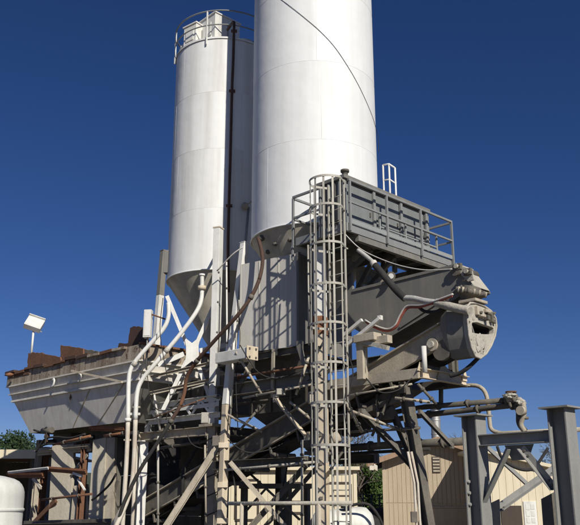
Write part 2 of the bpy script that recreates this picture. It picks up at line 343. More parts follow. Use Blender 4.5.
# ================================================================== SUPPORT LEGS
def leg_box(root, pts, w, mats, label, base=True):
    t = MB().bar(pts[0], pts[1], w, w, LX).build('leg', mats[0], root, bevel=.01, label=label)
    for i in range(1, len(pts)-1): MB().bar(pts[i], pts[i+1], w, w, LX).build('leg_section', mats[i], t, bevel=.01)
    if base: MB().box((pts[-1].x, pts[-1].y, .02), RX*.25, LX*.25, UP*.02).build('base_plate', 'dust_steel', t)
    MB().box(pts[0]+UP*.008, RX*(w/2+.012), LX*(w/2+.012), UP*.008).build('cap', mats[0], t)
    return t
ZF = 3.42       # level of the white frame deck
pL0 = atY(164, 251, 22.7); pL1 = atY(148.5, 432, 22.4); pL1.z = ZF
t = leg_box(s1, [pL0, pL0.lerp(pL1,.26), pL1], .17, ['plate_grey','white_paint'], 'splayed white leg', base=False)  # grey top section: shade on the white leg put into the colour
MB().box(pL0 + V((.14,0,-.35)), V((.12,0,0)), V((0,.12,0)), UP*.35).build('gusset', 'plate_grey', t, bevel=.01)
# post with white top in front of the shorter silo
pP0 = atY(218.5, 229, 20.35); pP1 = atY(218.7, 432, 20.3)
pt = thing('silo_post', (pP0.x, pP0.y, 0), 'tall square post with white top in front of the shorter silo', 'post')
MB().box((pP0.x, pP0.y, (pP0.z+ZF)/2), V((.085,-.035,0)), V((.045,.11,0)), UP*((pP0.z-ZF)/2)).build('shaft', 'white_paint', pt, bevel=.008)
MB().box((pP0.x, pP0.y, pP0.z+.02), V((.10,-.04,0)), V((.05,.12,0)), UP*.02).build('cap', 'cream_paint', pt, bevel=.006)
MB().box((pP0.x, pP0.y, ZF/2), V((.10,-.03,0)), V((.04,.12,0)), UP*(ZF/2-.001)).build('lower_shaft', 'dust_steel', pt, bevel=.008)
MB().box((pP0.x-.03, pP0.y, ZF+.02), RX*.22, LX*.26, UP*.035).build('splice_plate', 'dust_steel', pt, bevel=.008)
for z in (8.0, 8.45): MB().bar(V((pP0.x+.03, pP0.y+.1, z)), V((C1.x+.1, C1.y-R1+.05, z)), .06, .06).build('silo_bracket', 'white_paint', pt)
for z in (4.4, 5.1, 5.8, 6.6, 7.4): MB().tube([V((pP0.x+.05, pP0.y-.16, z)), V((pP0.x+.05, pP0.y-.10, z))], .022, 8).build('bolt', 'dark_steel', pt)
cw = []                                                            # cable wound round its lower part
for k in range(0, 60):
    t_ = k/59; an = t_*2*math.pi*7; cw.append(V((pP0.x + .2*math.cos(an), pP0.y + .17*math.sin(an), .1 + 3.15*t_)))
tag(MB().tube(cw, .012, 6).build('wound_cable', 'rubber', loc=cw[0]), 'black cable wound in spirals round the square post', 'cable')
# slanted white leg of the big silo
pS = [atY(244.5, 243, 20.05), atY(231.5, 353, 19.6), atY(226.5, 405, 19.4)]
t = leg_box(s2, pS + [V((pS[-1].x-.08, pS[-1].y, 0.02))], .165, ['white_paint', 'white_paint', 'cream_paint'], 'slanted white leg')
for z in (1.2, 2.0, 2.9): MB().box((pS[-1].x-.04, pS[-1].y-.02, z), V((.115,0,0)), V((0,.115,0)), UP*.06).build('clamp_band', 'cream_paint', t, bevel=.006)
# near column behind the ladder
kc = W(.34, 1.14, 0); kx, ky = kc.x, kc.y
c = thing('corner_column', (kx, ky, 0), 'cream steel column directly behind the caged ladder', 'column')
MB().ibeam(V((kx,ky,0)), V((kx,ky,5.2)), .24, .26, .02, .014, up=V((-.35,-.94,0)).normalized()).build('shaft', 'cream_paint', c)
MB().ibeam(V((kx,ky,5.62)), V((kx,ky,7.25)), .24, .26, .02, .014, up=V((-.35,-.94,0)).normalized()).build('upper_shaft', 'white_paint', c)
MB().box((kx,ky,5.41), V((.13,-.045,0)), V((.045,.125,0)), UP*.205).build('red_joint', 'rust_bright', c, bevel=.008, label='rust red joint block')
MB().box((kx,ky,.02), RX*.25, LX*.25, UP*.02).build('base_plate', 'dust_steel', c)
for z in (.9, 1.7, 2.4, 3.0, 3.6, 4.3, 4.9): MB().box((kx-.03, ky-.145, z), V((.035,0,0)), V((0,.012,0)), UP*.03).build('bolt_plate', 'dark_steel', c)
# left frame column and poles
for (x0, w, m_, lab, nm) in ((144, .22, 'white_paint', 'white steel column carrying the left end of the frame beam', 'frame_column'),):
    q = onA(x0, 436, .34); t = thing(nm, (q.x, q.y, 0), lab, 'column')
    MB().ibeam(V((q.x,q.y,0)), V((q.x,q.y,ZF-.24)), w, .24, .016, .012, up=(V((.35,-.94,0))).normalized()).build('shaft', m_, t)
    MB().box((q.x,q.y,ZF-.225), RX*.19, LX*.19, UP*.014).build('cap_plate', m_, t); MB().box((q.x,q.y,.02), RX*.22, LX*.22, UP*.02).build('base_plate', 'dust_steel', t)
    qL = q.copy()
q = onA(136.5, 445, .2); pole = thing('thin_pole', (q.x,q.y,0), 'slim pale pole left of the white frame column', 'pole')
MB().tube([V((q.x,q.y,0)), V((q.x,q.y,3.1))], .05, 10).build('shaft', 'tan_pipe', pole); MB().lathe(V((q.x,q.y,3.1)), [(.06,0),(.06,.04),(.01,.07)], 12).build('cap', 'tan_pipe', pole)

# ================================================================== FRAME BEAMS (run along L)
def beam(name, p0, p1, bf, dd, mat, label, kind='i', plates=True, cat='beam'):
    t = thing(name, (p0+p1)/2, label, cat); m = MB(); d_ = (p1-p0).normalized()
    if kind == 'i': m.ibeam(p0, p1, bf, dd)
    elif kind == 'c': m.chan(p0, p1, bf, dd)
    elif kind == 'b': m.bar(p0, p1, bf, dd)
    elif kind == 'a': m.angle(p0, p1, bf)
    m.build('member', mat, t)
    if plates:
        for q in (p0 + d_*.02, p1 - d_*.02):
            MB().bar(q - d_*.008, q + d_*.008, bf+.03, dd+.03).build('end_plate', mat, t)
    return t
a_, bL = ab(qL)
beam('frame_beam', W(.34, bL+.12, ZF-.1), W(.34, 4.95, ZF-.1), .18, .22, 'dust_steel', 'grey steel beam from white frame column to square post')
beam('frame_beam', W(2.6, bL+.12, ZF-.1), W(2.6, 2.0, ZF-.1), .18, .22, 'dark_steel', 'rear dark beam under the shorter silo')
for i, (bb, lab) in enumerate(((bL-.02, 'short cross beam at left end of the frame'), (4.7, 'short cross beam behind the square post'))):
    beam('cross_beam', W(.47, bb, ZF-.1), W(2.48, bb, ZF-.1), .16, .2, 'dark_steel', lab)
for i, (aa, bb, lab) in enumerate(((2.6, bL, 'rear dark column under the shorter silo at far left'), (2.6, 4.7, 'rear dark column behind the belt conveyor'))):
    q = W(aa, bb, 0); t = thing('rear_column', q, lab, 'column'); MB().ibeam(q, q+UP*(ZF-.22 if i < 2 else 5.0), .2, .22, up=LX).build('shaft', 'dark_steel', t); MB().box(q+UP*.02, RX*.2, LX*.2, UP*.02).build('base_plate', 'dark_steel', t)
# white lattice truss with slots under cone
z0 = 3.75
tr = thing('lattice_girder', W(.3, 6.1, z0), 'white lattice girder under the cone of the shorter silo', 'girder')
bA, bB = 7.55, 4.55
for z in (z0, z0+.42): MB().angle(W(.28,bA,z), W(.28,bB,z), .12, .014, side=-1).build('chord', 'white_paint', tr)
MB().bar(W(.29,bA,z0+.2), W(.29,bB,z0+.2), .012, .1).build('mid_strip', 'white_paint', tr)
n = 8
for i in range(n):
    b0 = bA + (bB-bA)*i/n; b1 = bA + (bB-bA)*(i+1)/n
    za, zb = (z0+.01, z0+.36) if i % 2 else (z0+.36, z0+.01)
    MB().bar(W(.30+.02*(i % 2),b0,za), W(.30+.02*(i % 2),b1,zb), .01, .07).build('lacing_bar', 'white_paint', tr)
# X brace with star gusset
xb = thing('cross_brace', atY(192, 420, 21.2), 'white X brace with diamond gusset below the shorter silo', 'brace')
GY = 20.75
gc = atY(192, 352, GY)
MB().prism([atY(x,y,GY) for x,y in ((184,337),(192,343),(200.5,336),(198.5,346),(199,357),(202,367),(192,361),(183,368),(186,357),(186,346))], V((0,.02,0))).build('gusset', 'white_paint', xb, bevel=.004)
for (x0,y0,x1,y1) in ((187,345,167,296),(197,343,215,302),(187,360,163,410),(197,361,212,405)):
    MB().bar(atY(x0,y0,GY+.05), atY(x1,y1,GY+.05), .04, .10, up=V((1,0,.3)).normalized()).build('diagonal', 'white_paint', xb)
MB().bar(atY(158,365,GY+.1), atY(184,354,GY+.1), .05, .13).build('strut', 'white_paint', xb); MB().bar(atY(200,351,GY+.1), atY(226,345,GY+.1), .05, .13).build('strut', 'white_paint', xb)
for (y0,y1,lab) in ((376,361,'upper thin grey rail crossing the white X brace'), (392,378,'lower thin grey rail crossing the white X brace')):
    p0 = atY(150,y0,20.9); p1 = atY(214,y1,20.5)
    t = thing('access_rail', (p0+p1)/2, lab, 'rail'); MB().angle(p0, p1, .07, .01, side=-1).build('angle', 'dust_steel', t)
    MB().tube([p0+V((.9,0,-.0)), p0+V((.9,0,.45))], .02, 8).build('rail_post', 'dust_steel', t)
# black diagonal strut + pale brace in front of the conveyor
p0, p1 = atY(165,528,19.6), atY(221,441,19.6)
t = thing('pale_brace', p0, 'pale dusty diagonal brace rising to the square post', 'brace'); MB().bar(p0, p1, .09, .13, up=V((-.8,0,.6))).build('member', 'dust_steel', t, bevel=.01); MB().bar(p0, p1, .02, .17, up=V((-.8,0,.6)), off=(-.057,0)).build('flange', 'dust_steel', t)
MB().box(p1, RX*.15, LX*.15, UP*.12).build('joint_plate', 'dust_steel', t, bevel=.01)
p0, p1, p2 = atY(183,472,21.5), atY(202,438,21.5), atY(222,434,21.2)
tag(MB().tube(fillet([p0+UP*-.9, p0, p1, p2], .12), .05, 8).build('bent_pipe', 'rubber', loc=p0), 'black bent pipe below the grey frame beam', 'pipe')

# ================================================================== CLAD BIN UNDER BIG SILO
ba, bb0, bb1, bz0, bz1 = .6, 2.09, 3.85, 5.12, 7.4
RXb = V((math.sin(rad(35)), math.cos(rad(35)), 0)); LXb = V((-math.cos(rad(35)), math.sin(rad(35)), 0)); PVb = W(.6, 2.09, 0)
def Wb(a, b, z): return PVb + RXb*(a-.6) + LXb*(b-2.09) + UP*z
bn = thing('clad_bin', Wb(2, 3.3, 3.2), 'beige clad bin under the tall silo with striped shadows', 'bin')
npn = 3
for i in range(npn):
    b0 = bb0 + (bb1-bb0)*i/npn + .004; b1 = bb0 + (bb1-bb0)*(i+1)/npn - .004
    MB().box(Wb(ba+.03, (b0+b1)/2, (bz0+bz1)/2), RXb*.03, LXb*((b1-b0)/2), UP*((bz1-bz0)/2)).build('wall_panel', 'clad', bn)
    MB().bar(Wb(ba-.006, b1, bz0+.02), Wb(ba-.006, b1, bz1-.02), .03, .012, up=RXb).build('batten', 'clad', bn)
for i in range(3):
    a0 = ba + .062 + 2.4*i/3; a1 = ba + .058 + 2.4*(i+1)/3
    MB().box(Wb((a0+a1)/2, bb0+.03, (bz0+bz1)/2), RXb*((a1-a0)/2), LXb*.03, UP*((bz1-bz0)/2)).build('side_panel', 'plate_grey', bn)  # darker than the front panels: shade below the platform put into the colour
MB().bar(Wb(ba-.03, bb0-.03, bz0), Wb(ba-.03, bb0-.03, bz1), .07, .07).build('corner_trim', 'plate_grey', bn)
MB().box(Wb(ba+1.25, (bb0+bb1)/2, bz1-.05), RXb*1.15, LXb*.82, UP*.04).build('lid', 'plate_grey', bn)
MB().box(Wb(ba+1.25, bb1-.03, (bz0+bz1)/2), RXb*1.18, LXb*.03, UP*((bz1-bz0)/2)).build('rear_panel', 'plate_grey', bn)
pr = [Wb(ba+.1,bb0+.1,bz0), Wb(ba+2.3,bb0+.1,bz0), Wb(ba+2.3,bb1-.1,bz0), Wb(ba+.1,bb1-.1,bz0)]; pr2 = [Wb(ba+.8,3.0,4.2), Wb(ba+1.5,3.0,4.2), Wb(ba+1.5,3.7,4.2), Wb(ba+.8,3.7,4.2)]
MB().add(pr+pr2, [(0,1,5,4),(1,2,6,5),(2,3,7,6),(3,0,4,7),(4,5,6,7),(0,3,2,1)]).build('discharge_hopper', 'dark_steel', bn)
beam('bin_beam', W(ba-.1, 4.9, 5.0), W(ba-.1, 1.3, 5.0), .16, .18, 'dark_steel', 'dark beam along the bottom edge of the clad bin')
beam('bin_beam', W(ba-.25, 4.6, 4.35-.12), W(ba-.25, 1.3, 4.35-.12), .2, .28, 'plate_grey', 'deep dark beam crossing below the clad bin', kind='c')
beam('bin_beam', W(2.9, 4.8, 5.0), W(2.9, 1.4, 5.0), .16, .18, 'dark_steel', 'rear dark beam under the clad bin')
wh = thing('weigh_hopper', W(1.6, 3.0, 3.4), 'dark weigh hopper hanging below the clad bin', 'hopper')
MB().box(W(1.75, 2.95, 4.0), RX*.85, LX*1.15, UP*.32).build('body', 'dark_steel', wh, bevel=.02)
qa = [W(.95,1.85,3.68), W(2.55,1.85,3.68), W(2.55,4.05,3.68), W(.95,4.05,3.68)]; qb = [W(1.75,2.7,2.9), W(2.3,2.7,2.9), W(2.3,3.3,2.9), W(1.75,3.3,2.9)]
MB().add(qa+qb, [(0,1,5,4),(1,2,6,5),(2,3,7,6),(3,0,4,7),(4,5,6,7),(0,3,2,1)]).build('cone', 'dark_steel', wh)
for b in (1.9, 2.6, 3.3, 4.0): MB().bar(W(.87,b,3.7), W(.87,b,4.3), .06, .05, up=RX).build('rib', 'dark_steel', wh)
wh2 = thing('weigh_hopper', W(1.6, 6.3, 2.6), 'dark weigh hopper under the cone of the shorter silo', 'hopper')
MB().box(W(1.75, 6.2, 4.35), RX*.6, LX*.8, UP*.5).build('body', 'dark_steel', wh2, bevel=.02)
for b in (5.6, 6.2, 6.8): MB().bar(W(1.13,b,3.9), W(1.13,b,4.8), .06, .05, up=RX).build('rib', 'dark_steel', wh2)
def strut(name, x0, y0, x1, y1, a, w, mat, label, kind='b', d=None, cat='brace'):
    p0, p1 = onA(x0, y0, a), onA(x1, y1, a); t = thing(name, p0, label, cat); m = MB()
    up = RX
    if kind == 'b': m.bar(p0, p1, d or w, w*.5, up=up)
    elif kind == 'a': m.angle(p0, p1, w, .012, up=up)
    else: m.tube([p0, p1], w/2, 10)
    m.build('member', mat, t)
    for q in (p0, p1): MB().box(q + RX*.03, RX*.012, LX*w*.9, UP*w*.9).build('gusset', mat, t)
    return t
strut('lit_brace', 275, 398, 306, 436, .2, .1, 'cream_paint', 'thin sunlit diagonal brace under the deep dark beam', 'a')
strut('grey_post', 273.5, 352, 272.5, 394, .3, .09, 'dust_steel', 'short grey post between bin and deep dark beam', 'b', cat='post')
strut('dark_brace', 251, 364, 236, 394, .3, .12, 'dark_steel', 'dark diagonal brace left of the short grey post')
strut('dark_brace', 299, 345, 309, 380, .3, .12, 'plate_grey', 'dark diagonal brace near the caged ladder below the bin')
strut('pipe_rail', 238, 377, 308, 366, .25, .06, 'rust', 'thin reddish pipe below the clad bin', 't', cat='pipe')
strut('pipe_rail', 230, 405, 300, 396, .9, .08, 'dark_steel', 'dark pipe just below the deep beam', 't', cat='pipe')
# box beam with white end
p0, p1 = W(-.15, 4.0, 0), W(-.15, 2.95, 0)
q0, q1 = onA(220, 359, -.15), onA(252, 352.5, -.15); q1.z = q0.z
t = thing('box_beam', (q0+q1)/2, 'short white box beam end sticking out by the slanted leg', 'beam')
MB().bar(q0, q1, .3, .26).build('tube', 'white_paint', t, bevel=.015); MB().bar(q1, q1+(q1-q0).normalized()*.02, .36, .32).build('end_flange', 'cream_paint', t, bevel=.006)
for k in range(4): MB().box(q1 + (q1-q0).normalized()*.02 + RX*(.1 if k % 2 else -.1) + UP*(.1 if k > 1 else -.1) - LX*.012, RX*.02, LX*.012, UP*.02).build('bolt', 'dark_steel', t)

# ================================================================== SERVICE PLATFORM
PZ = 7.42; PA = 4.06; PB = 1.05
pf = thing('service_platform', W(2, .5, PZ), 'grey galvanised service platform with handrails beside the tall silo', 'platform')
MB().chan(W(-.02,0,PZ), W(PA,0,PZ), .06, .19, .012, side=-1).build('edge_channel', 'galv', pf)
MB().chan(W(-.02,PB,PZ), W(PA,PB,PZ), .06, .19, .012).build('edge_channel', 'galv', pf)
MB().chan(W(0,.016,PZ), W(0,1.62,PZ), .06, .185, .012).build('edge_channel', 'galv', pf)
MB().chan(W(PA,.016,PZ), W(PA,PB-.016,PZ), .06, .185, .012).build('edge_channel', 'galv', pf)
MB().chan(W(1.3,PB+.016,PZ), W(1.3,1.62,PZ), .06, .185, .012).build('edge_channel', 'galv', pf); MB().chan(W(.07,1.62,PZ), W(1.24,1.62,PZ), .06, .185, .012).build('edge_channel', 'galv', pf)
for i in range(6):
    a = .35 + .68*i; MB().chan(W(a,.08,PZ-.03), W(a,PB-.08,PZ-.03), .05, .13, .01).build('cross_channel', 'dark_steel', pf)
for i in range(6):
    a0 = .02 + .67*i; m = MB()
    m.box(W(a0+.33, PB/2, PZ+.07), RX*.325, LX*(PB/2-.03), UP*.006)
    for k in range(5): m.bar(W(a0+.07+.13*k, .05, PZ+.048), W(a0+.07+.13*k, PB-.05, PZ+.048), .008, .03)
    m.build('deck_panel', 'galv_panel', pf)
m = MB(); m.box(W(.65, 1.34, PZ+.07), RX*.62, LX*.26, UP*.006); m.build('deck_panel', 'galv_panel', pf)
HR = PZ + 1.1
def rail_line(p, q, posts, root, mat='galv', ends=True):
    MB().bar(p+UP*HR, q+UP*HR, .05, .05).build('top_rail', mat, root); MB().bar(p+UP*(PZ+.58), q+UP*(PZ+.58), .042, .042).build('mid_rail', mat, root)
    for k in posts: c_ = p.lerp(q, k); MB().bar(c_+UP*(PZ-.1), c_+UP*(HR-.026), .05, .05).build('rail_post', mat, root)
rail_line(W(.02,-.05,0), W(PA,-.05,0), (.01, .335, .665, .995), pf); rail_line(W(PA+.04,0,0), W(PA+.04,PB,0), (.98,), pf); rail_line(W(-.05,.72,0), W(-.05,1.62,0), (.03, .99), pf)
MB().bar(W(-.06,1.62,PZ-.45), W(-.06,1.62,PZ-.1), .05, .05).build('rail_post', 'galv', pf); rail_line(W(0,1.66,0), W(1.3,1.66,0), (.98,), pf)
MB().bar(W(.05,-.04,PZ+.14), W(PA,-.04,PZ+.14), .012, .1).build('toe_board', 'galv_panel', pf)
# inner lower rails with small brackets (lit)
MB().bar(W(1.2,.05,PZ+.62), W(3.5,.05,PZ+.62), .035, .035).build('inner_rail', 'galv_panel', pf); MB().bar(W(1.2,.05,PZ+.3), W(3.5,.05,PZ+.3), .03, .03).build('inner_rail', 'galv_panel', pf)
for a in (1.22, 2.2, 3.48): MB().bar(W(a,.05,PZ+.08), W(a,.05,PZ+.62), .04, .04).build('inner_post', 'galv_panel', pf)
# support brackets to the silo
for a, b1 in ((1.15, 1.9), (2.0, 1.5), (3.6, 1.9)):
    MB().bar(W(a,.1,PZ-.16), W(a,b1,PZ-.16), .12, .12).build('bracket', 'dark_steel', pf); MB().bar(W(a,.25,PZ-.22), W(a,b1,PZ-1.1), .09, .09).build('bracket_strut', 'dark_steel', pf)
MB().bar(W(.4,.06,PZ-.17), W(PA-.1,.06,PZ-.17), .1, .14).build('edge_stiffener', 'plate_grey', pf)
# dust collector on platform
dz0, dz1 = PZ+.085, PZ+1.22; da0, da1, db0, db1 = .12, 3.3, .2, .95
dc = thing('dust_collector', W(1.7, .6, dz0), 'long grey panelled dust collector cabinet on the service platform', 'dust collector')
MB().box(W((da0+da1)/2, (db0+db1)/2+.02, (dz0+dz1)/2), RX*((da1-da0)/2-.02), LX*((db1-db0)/2-.03), UP*((dz1-dz0)/2-.01)).build('body', 'galv', dc)
for i in range(3):
    a0 = da0 + .1 + (da1-da0-.1)*i/3; a1 = da0 + (da1-da0-.1)*(i+1)/3
    MB().box(W((a0+a1)/2, db0+.02, (dz0+dz1)/2+.02), RX*((a1-a0)/2), LX*.012, UP*.47).build('door_panel', 'ribbed_grey', dc, bevel=.006)
    MB().box(W(a1-.08, db0+.0, dz0+.5), RX*.015, LX*.02, UP*.05).build('latch', 'dark_steel', dc)
for i in range(4):
    a = da0 + .03 + (da1-da0-.06)*i/3; MB().bar(W(a, db0-.015, dz0), W(a, db0-.015, dz1-.03), .08, .06, up=LX).build('stiffener', 'galv', dc)
MB().box(W((da0+da1)/2, (db0+db1)/2-.02, dz1+.035), RX*((da1-da0)/2+.06), LX*((db1-db0)/2+.08), UP*.045).build('lid', 'plate_grey', dc, bevel=.008)
MB().lathe(W(.2,.2,dz1+.081), [(.07,0),(.07,.1),(.1,.1),(.1,.15),(.01,.17)], 14).build('lid_cap', 'dark_steel', dc)
for k, b in enumerate((.28,.44,.60,.76)): MB().bar(W(da0-.02,b,dz0+.05), W(da0-.02,b,dz1-.02), .05, .03, up=RX).build('end_rib', 'dark_steel' if k % 2 else 'galv_panel', dc)
MB().box(W(da0-.03,.42,dz0+.45), RX*.02, LX*.12, UP*.3).build('control_box', 'plate_grey', dc, bevel=.01)
MB().box(W(da1+.05,.25,dz0+.6), RX*.045, LX*.06, UP*.5).build('end_post', 'galv', dc)
# white grab rails of a ladder rising behind it
gl = thing('grab_ladder', W(3.15, 1.5, PZ), 'small white ladder grab rails rising behind the grey cabinet', 'ladder')
pa, pb_, pc_ = atY(383, 165, 20.2), atY(389, 164, 20.1), atY(395, 168, 20.0)
for q in (pa, pb_, pc_): MB().tube([V((q.x,q.y,PZ+.05)), V((q.x,q.y,q.z))], .024, 8).build('upright', 'white_paint', gl)
MB().tube([pa, pb_, pc_], .024, 8).build('top_rail', 'white_paint', gl); MB().tube([pa-UP*.45, pb_-UP*.45, pc_-UP*.45], .02, 8).build('mid_rail', 'white_paint', gl)

# ================================================================== CAGED LADDER
ld = thing('caged_ladder', W(-.05, .23, 0), 'tall grey caged ladder climbing to the service platform', 'ladder')
lb0, lb1 = .0, .46
for b in (lb0, lb1): MB().bar(W(-.08,b,.0), W(-.08,b,8.5), .05, .022, up=LX).build('side_rail', 'galv_warm', ld)
z = .35
while z < 8.3: MB().tube([W(-.08,lb0,z), W(-.08,lb1,z)], .012, 6).build('rung', 'galv_warm', ld); z += .3
CB, CR = .23, .40
def hoop(z, r=CR):
    pts = [W(-.08, CB - .25, z)]
    for k in range(0, 25):
        t_ = rad(-90) + math.pi*k/24; pts.append(W(-.38 - r*math.cos(t_)*.98, CB + r*math.sin(t_), z))
    pts.append(W(-.08, CB + .25, z)); return pts
hz = [atY(330, y, 16.1).z for y in (175, 203, 241, 282.5, 321.5, 361.5, 401.6, 444.6)]
for z in hz:
    P = hoop(z); m = MB()
    for i in range(len(P)-1): m.bar(P[i], P[i+1], .008, .05)
    m.build('hoop', 'galv_warm', ld)
for k in range(7):
    t_ = rad(-90) + math.pi*k/6; q = W(-.38 - (CR-.012)*math.cos(t_)*.98, CB + (CR-.012)*math.sin(t_), 0)
    rd = (q - W(-.38, CB, 0)).normalized()
    MB().bar(q+UP*(1.0 if k in (1,5) else hz[-1]-.35 if k not in (0,6) else .0), q+UP*(hz[0]+.03), .045, .008, up=rd).build('cage_strap', 'galv_warm', ld)
for z in (1.2, 3.2, 5.2, 6.9):
    for b in (lb0, lb1): MB().bar(W(-.07,b,z), W(.2 if z < 6 else .0,b+ (.3 if z < 6 else 0),z), .04, .03).build('standoff', 'galv_warm', ld)
MB().tube([onA(229,503.5,-.3), onA(352,503.5,-.3)], .045, 10).build('guard_pipe', 'dust_steel', ld) if False else None
p0, p1 = atY(228,503.5,16.9), atY(352,503,15.6)
gp = thing('guard_pipe', (p0+p1)/2, 'pale horizontal guard pipe crossing low behind the ladder', 'pipe'); MB().tube([p0, p1], .038, 12).build('pipe', 'concrete_dust', gp)
for k in (.12, .75): q = p0.lerp(p1, k); MB().tube([V((q.x,q.y,0)), q], .04, 10).build('support', 'dust_steel', gp)

# ================================================================== BELT CONVEYOR (along L, rising to the right)
CA0, CA1 = .67, 1.38
c0 = onA(135, 505, CA0); c1 = onA(468, 307, CA0)
cdir = (c1-c0).normalized(); cup = cdir.cross(RX).normalized()
if cup.z < 0: cup = -cup
cv = thing('belt_conveyor', (c0.x, c0.y, 0), 'long dusty belt conveyor rising under the silos to the right', 'conveyor')
def cpos(s, a, u): return c0 + cdir*s + RX*(a-CA0) + cup*u
CL = (c1-c0).length
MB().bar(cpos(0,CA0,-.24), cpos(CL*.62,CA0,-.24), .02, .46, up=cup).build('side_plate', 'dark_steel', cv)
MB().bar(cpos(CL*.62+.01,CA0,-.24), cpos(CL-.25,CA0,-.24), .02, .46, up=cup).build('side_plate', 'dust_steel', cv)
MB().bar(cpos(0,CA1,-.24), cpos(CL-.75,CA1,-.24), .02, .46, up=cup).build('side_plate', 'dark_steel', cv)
MB().bar(cpos(0,CA0-.05,-.02), cpos(CL-.3,CA0-.05,-.02), .08, .03, up=cup).build('top_flange', 'dust_steel', cv); MB().bar(cpos(0,CA0-.05,-.46), cpos(CL-.3,CA0-.05,-.46), .08, .03, up=cup).build('bottom_flange', 'dust_steel', cv)
MB().bar(cpos(0,(CA0+CA1)/2,-.1), cpos(CL-.75,(CA0+CA1)/2,-.1), .62, .02, up=cup).build('carry_belt', 'rubber', cv)
MB().bar(cpos(.3,(CA0+CA1)/2,-.62), cpos(CL-.75,(CA0+CA1)/2,-.56), .6, .02, up=cup).build('return_belt', 'rubber', cv)
k = 0; s = .8
while s < CL-.6:
    MB().tube([cpos(s,CA0-.02,-.69), cpos(s,CA1+.02,-.69)], .055, 10).build('return_idler', 'dark_steel', cv)
    MB().bar(cpos(s,CA0-.03,-.46), cpos(s,CA0-.03,-.74), .05, .04, up=RX).build('idler_bracket', 'dark_steel', cv); s += .95
for s in (.3, CL*.3, CL*.5, CL*.75): MB().bar(cpos(s,CA0+.02,-.4), cpos(s,CA1-.02,-.4), .07, .09).build('cross_member', 'dark_steel', cv)
# head end: housing, bearing, pulley
hs_, he = CL-.6, CL-.08
MB().bar(cpos(hs_,CA0+.03,-.32), cpos(he,CA0+.03,-.36), .03, .85, up=cup).build('head_cheek', 'plate_grey', cv); MB().bar(cpos(hs_-.35,CA1-.04,-.3), cpos(CL-.6,CA1-.04,-.3), .03, .6, up=cup).build('head_cheek', 'plate_grey', cv)
MB().tube([cpos(CL-.85,CA0+.04,-.32), cpos(CL-.85,CA1-.06,-.32)], .2, 24).build('head_pulley', 'dark_steel', cv)
MB().bar(cpos(CL-.62,CA0-.03,-.1), cpos(CL-.28,CA0-.03,-.16), .03, .38, up=cup).build('belt_guard', 'galv_panel', cv, bevel=.01)
q = cpos(CL-.95,CA0-.08,-.38)
MB().tube([q+RX*.05, q-RX*.10], .13, 16).build('bearing', 'dust_steel', cv); MB().tube([q-RX*.10, q-RX*.16], .07, 14).build('bearing_cap', 'concrete_dust', cv); MB().box(q+cdir*.22-RX*.02+UP*.08, cdir*.13, RX*.05, cup*.08).build('bearing_block', 'dust_steel', cv, bevel=.012)
MB().box(q+cdir*.34-RX*.03+UP*.22, cdir*.05, RX*.04, cup*.12).build('take_up_bolt', 'concrete_dust', cv, bevel=.01)
MB().tube([q+cdir*.2-UP*.2+RX*.03, q+cdir*.2-UP*.2-RX*.06], .2, 20).build('snub_pulley', 'dark_steel', cv)

# discharge head plate with slot mouth
HBk = ab(cpos(CL,CA0,0))[1] - .12
def hp(x, y, extra=0): return onB(x, y, HBk-extra)
out = [(467.5,306),(470,303),(476,303),(484,306),(491,311),(495.5,318),(496.5,326),(495,336),(491,346),(486,354),(480,358.5),(475,356),(471.5,347),(469,335),(467.5,320)]
mouth = [(471.8,322.5),(477,322),(483,324.2),(489,326),(493.6,327.5),(493.6,334),(489,334.4),(483,334.2),(477,333.6),(472,332.5)]
hd = thing('discharge_chute', hp(482,357), 'crusted grey discharge head plate with dark slot mouth at conveyor end', 'chute')
def radial(poly, an, cx=482.5, cy=328.3):
    dx, dy = math.cos(an), math.sin(an); best = 0
    for i in range(len(poly)):
        (x0,y0),(x1,y1) = poly[i], poly[(i+1) % len(poly)]; ex, ey = x1-x0, y1-y0; det = dx*(-ey) + ex*dy
        if abs(det) < 1e-9: continue
        r_ = ((x0-cx)*(-ey) + ex*(y0-cy))/det; u_ = (dx*(y0-cy) - dy*(x0-cx))/det
        if r_ > 0 and -1e-6 <= u_ <= 1+1e-6: best = max(best, r_)
    return (cx+dx*best, cy+dy*best)
NA = 48; ol = [radial(out, 2*math.pi*i/NA) for i in range(NA)]; il = [radial(mouth, 2*math.pi*i/NA) for i in range(NA)]
m = MB(); P_ = [hp(*q) for q in ol] + [hp(*q) for q in il] + [hp(*q)+LX*.1 for q in ol] + [hp(*q)+LX*.1 for q in il]; F_ = []
for i in range(NA):
    j = (i+1) % NA; F_ += [(i,j,NA+j,NA+i), (2*NA+i,2*NA+j,3*NA+j,3*NA+i), (i,j,2*NA+j,2*NA+i), (NA+i,NA+j,3*NA+j,3*NA+i)]
m.add(P_, F_).build('face_plate', 'concrete_dust', hd)
m = MB(); P_ = []
for (k_, dd) in ((1, .1), (1, .5), (.8, .7)):
    P_ += [hp(482+(x-482)*k_*.985, 331+(y-331)*k_*.985)+LX*dd for x,y in ol]
m.add(P_, [(r_*NA+i, r_*NA+(i+1) % NA, (r_+1)*NA+(i+1) % NA, (r_+1)*NA+i) for r_ in range(2) for i in range(NA)]); m.f.append([2*NA+i for i in range(NA)]); m.sm.append(False)
m.build('hood', 'plate_grey', hd)
m = MB(); P_ = [hp(*q)+LX*.1 for q in il] + [hp(482+(x-482)*.9, 328+(y-328)*.9)+LX*.45 for x,y in il]
m.add(P_, [(i,(i+1) % NA,NA+(i+1) % NA,NA+i) for i in range(NA)]); m.f.append([NA+i for i in range(NA)]); m.sm.append(False); m.build('throat', 'rubber', hd)
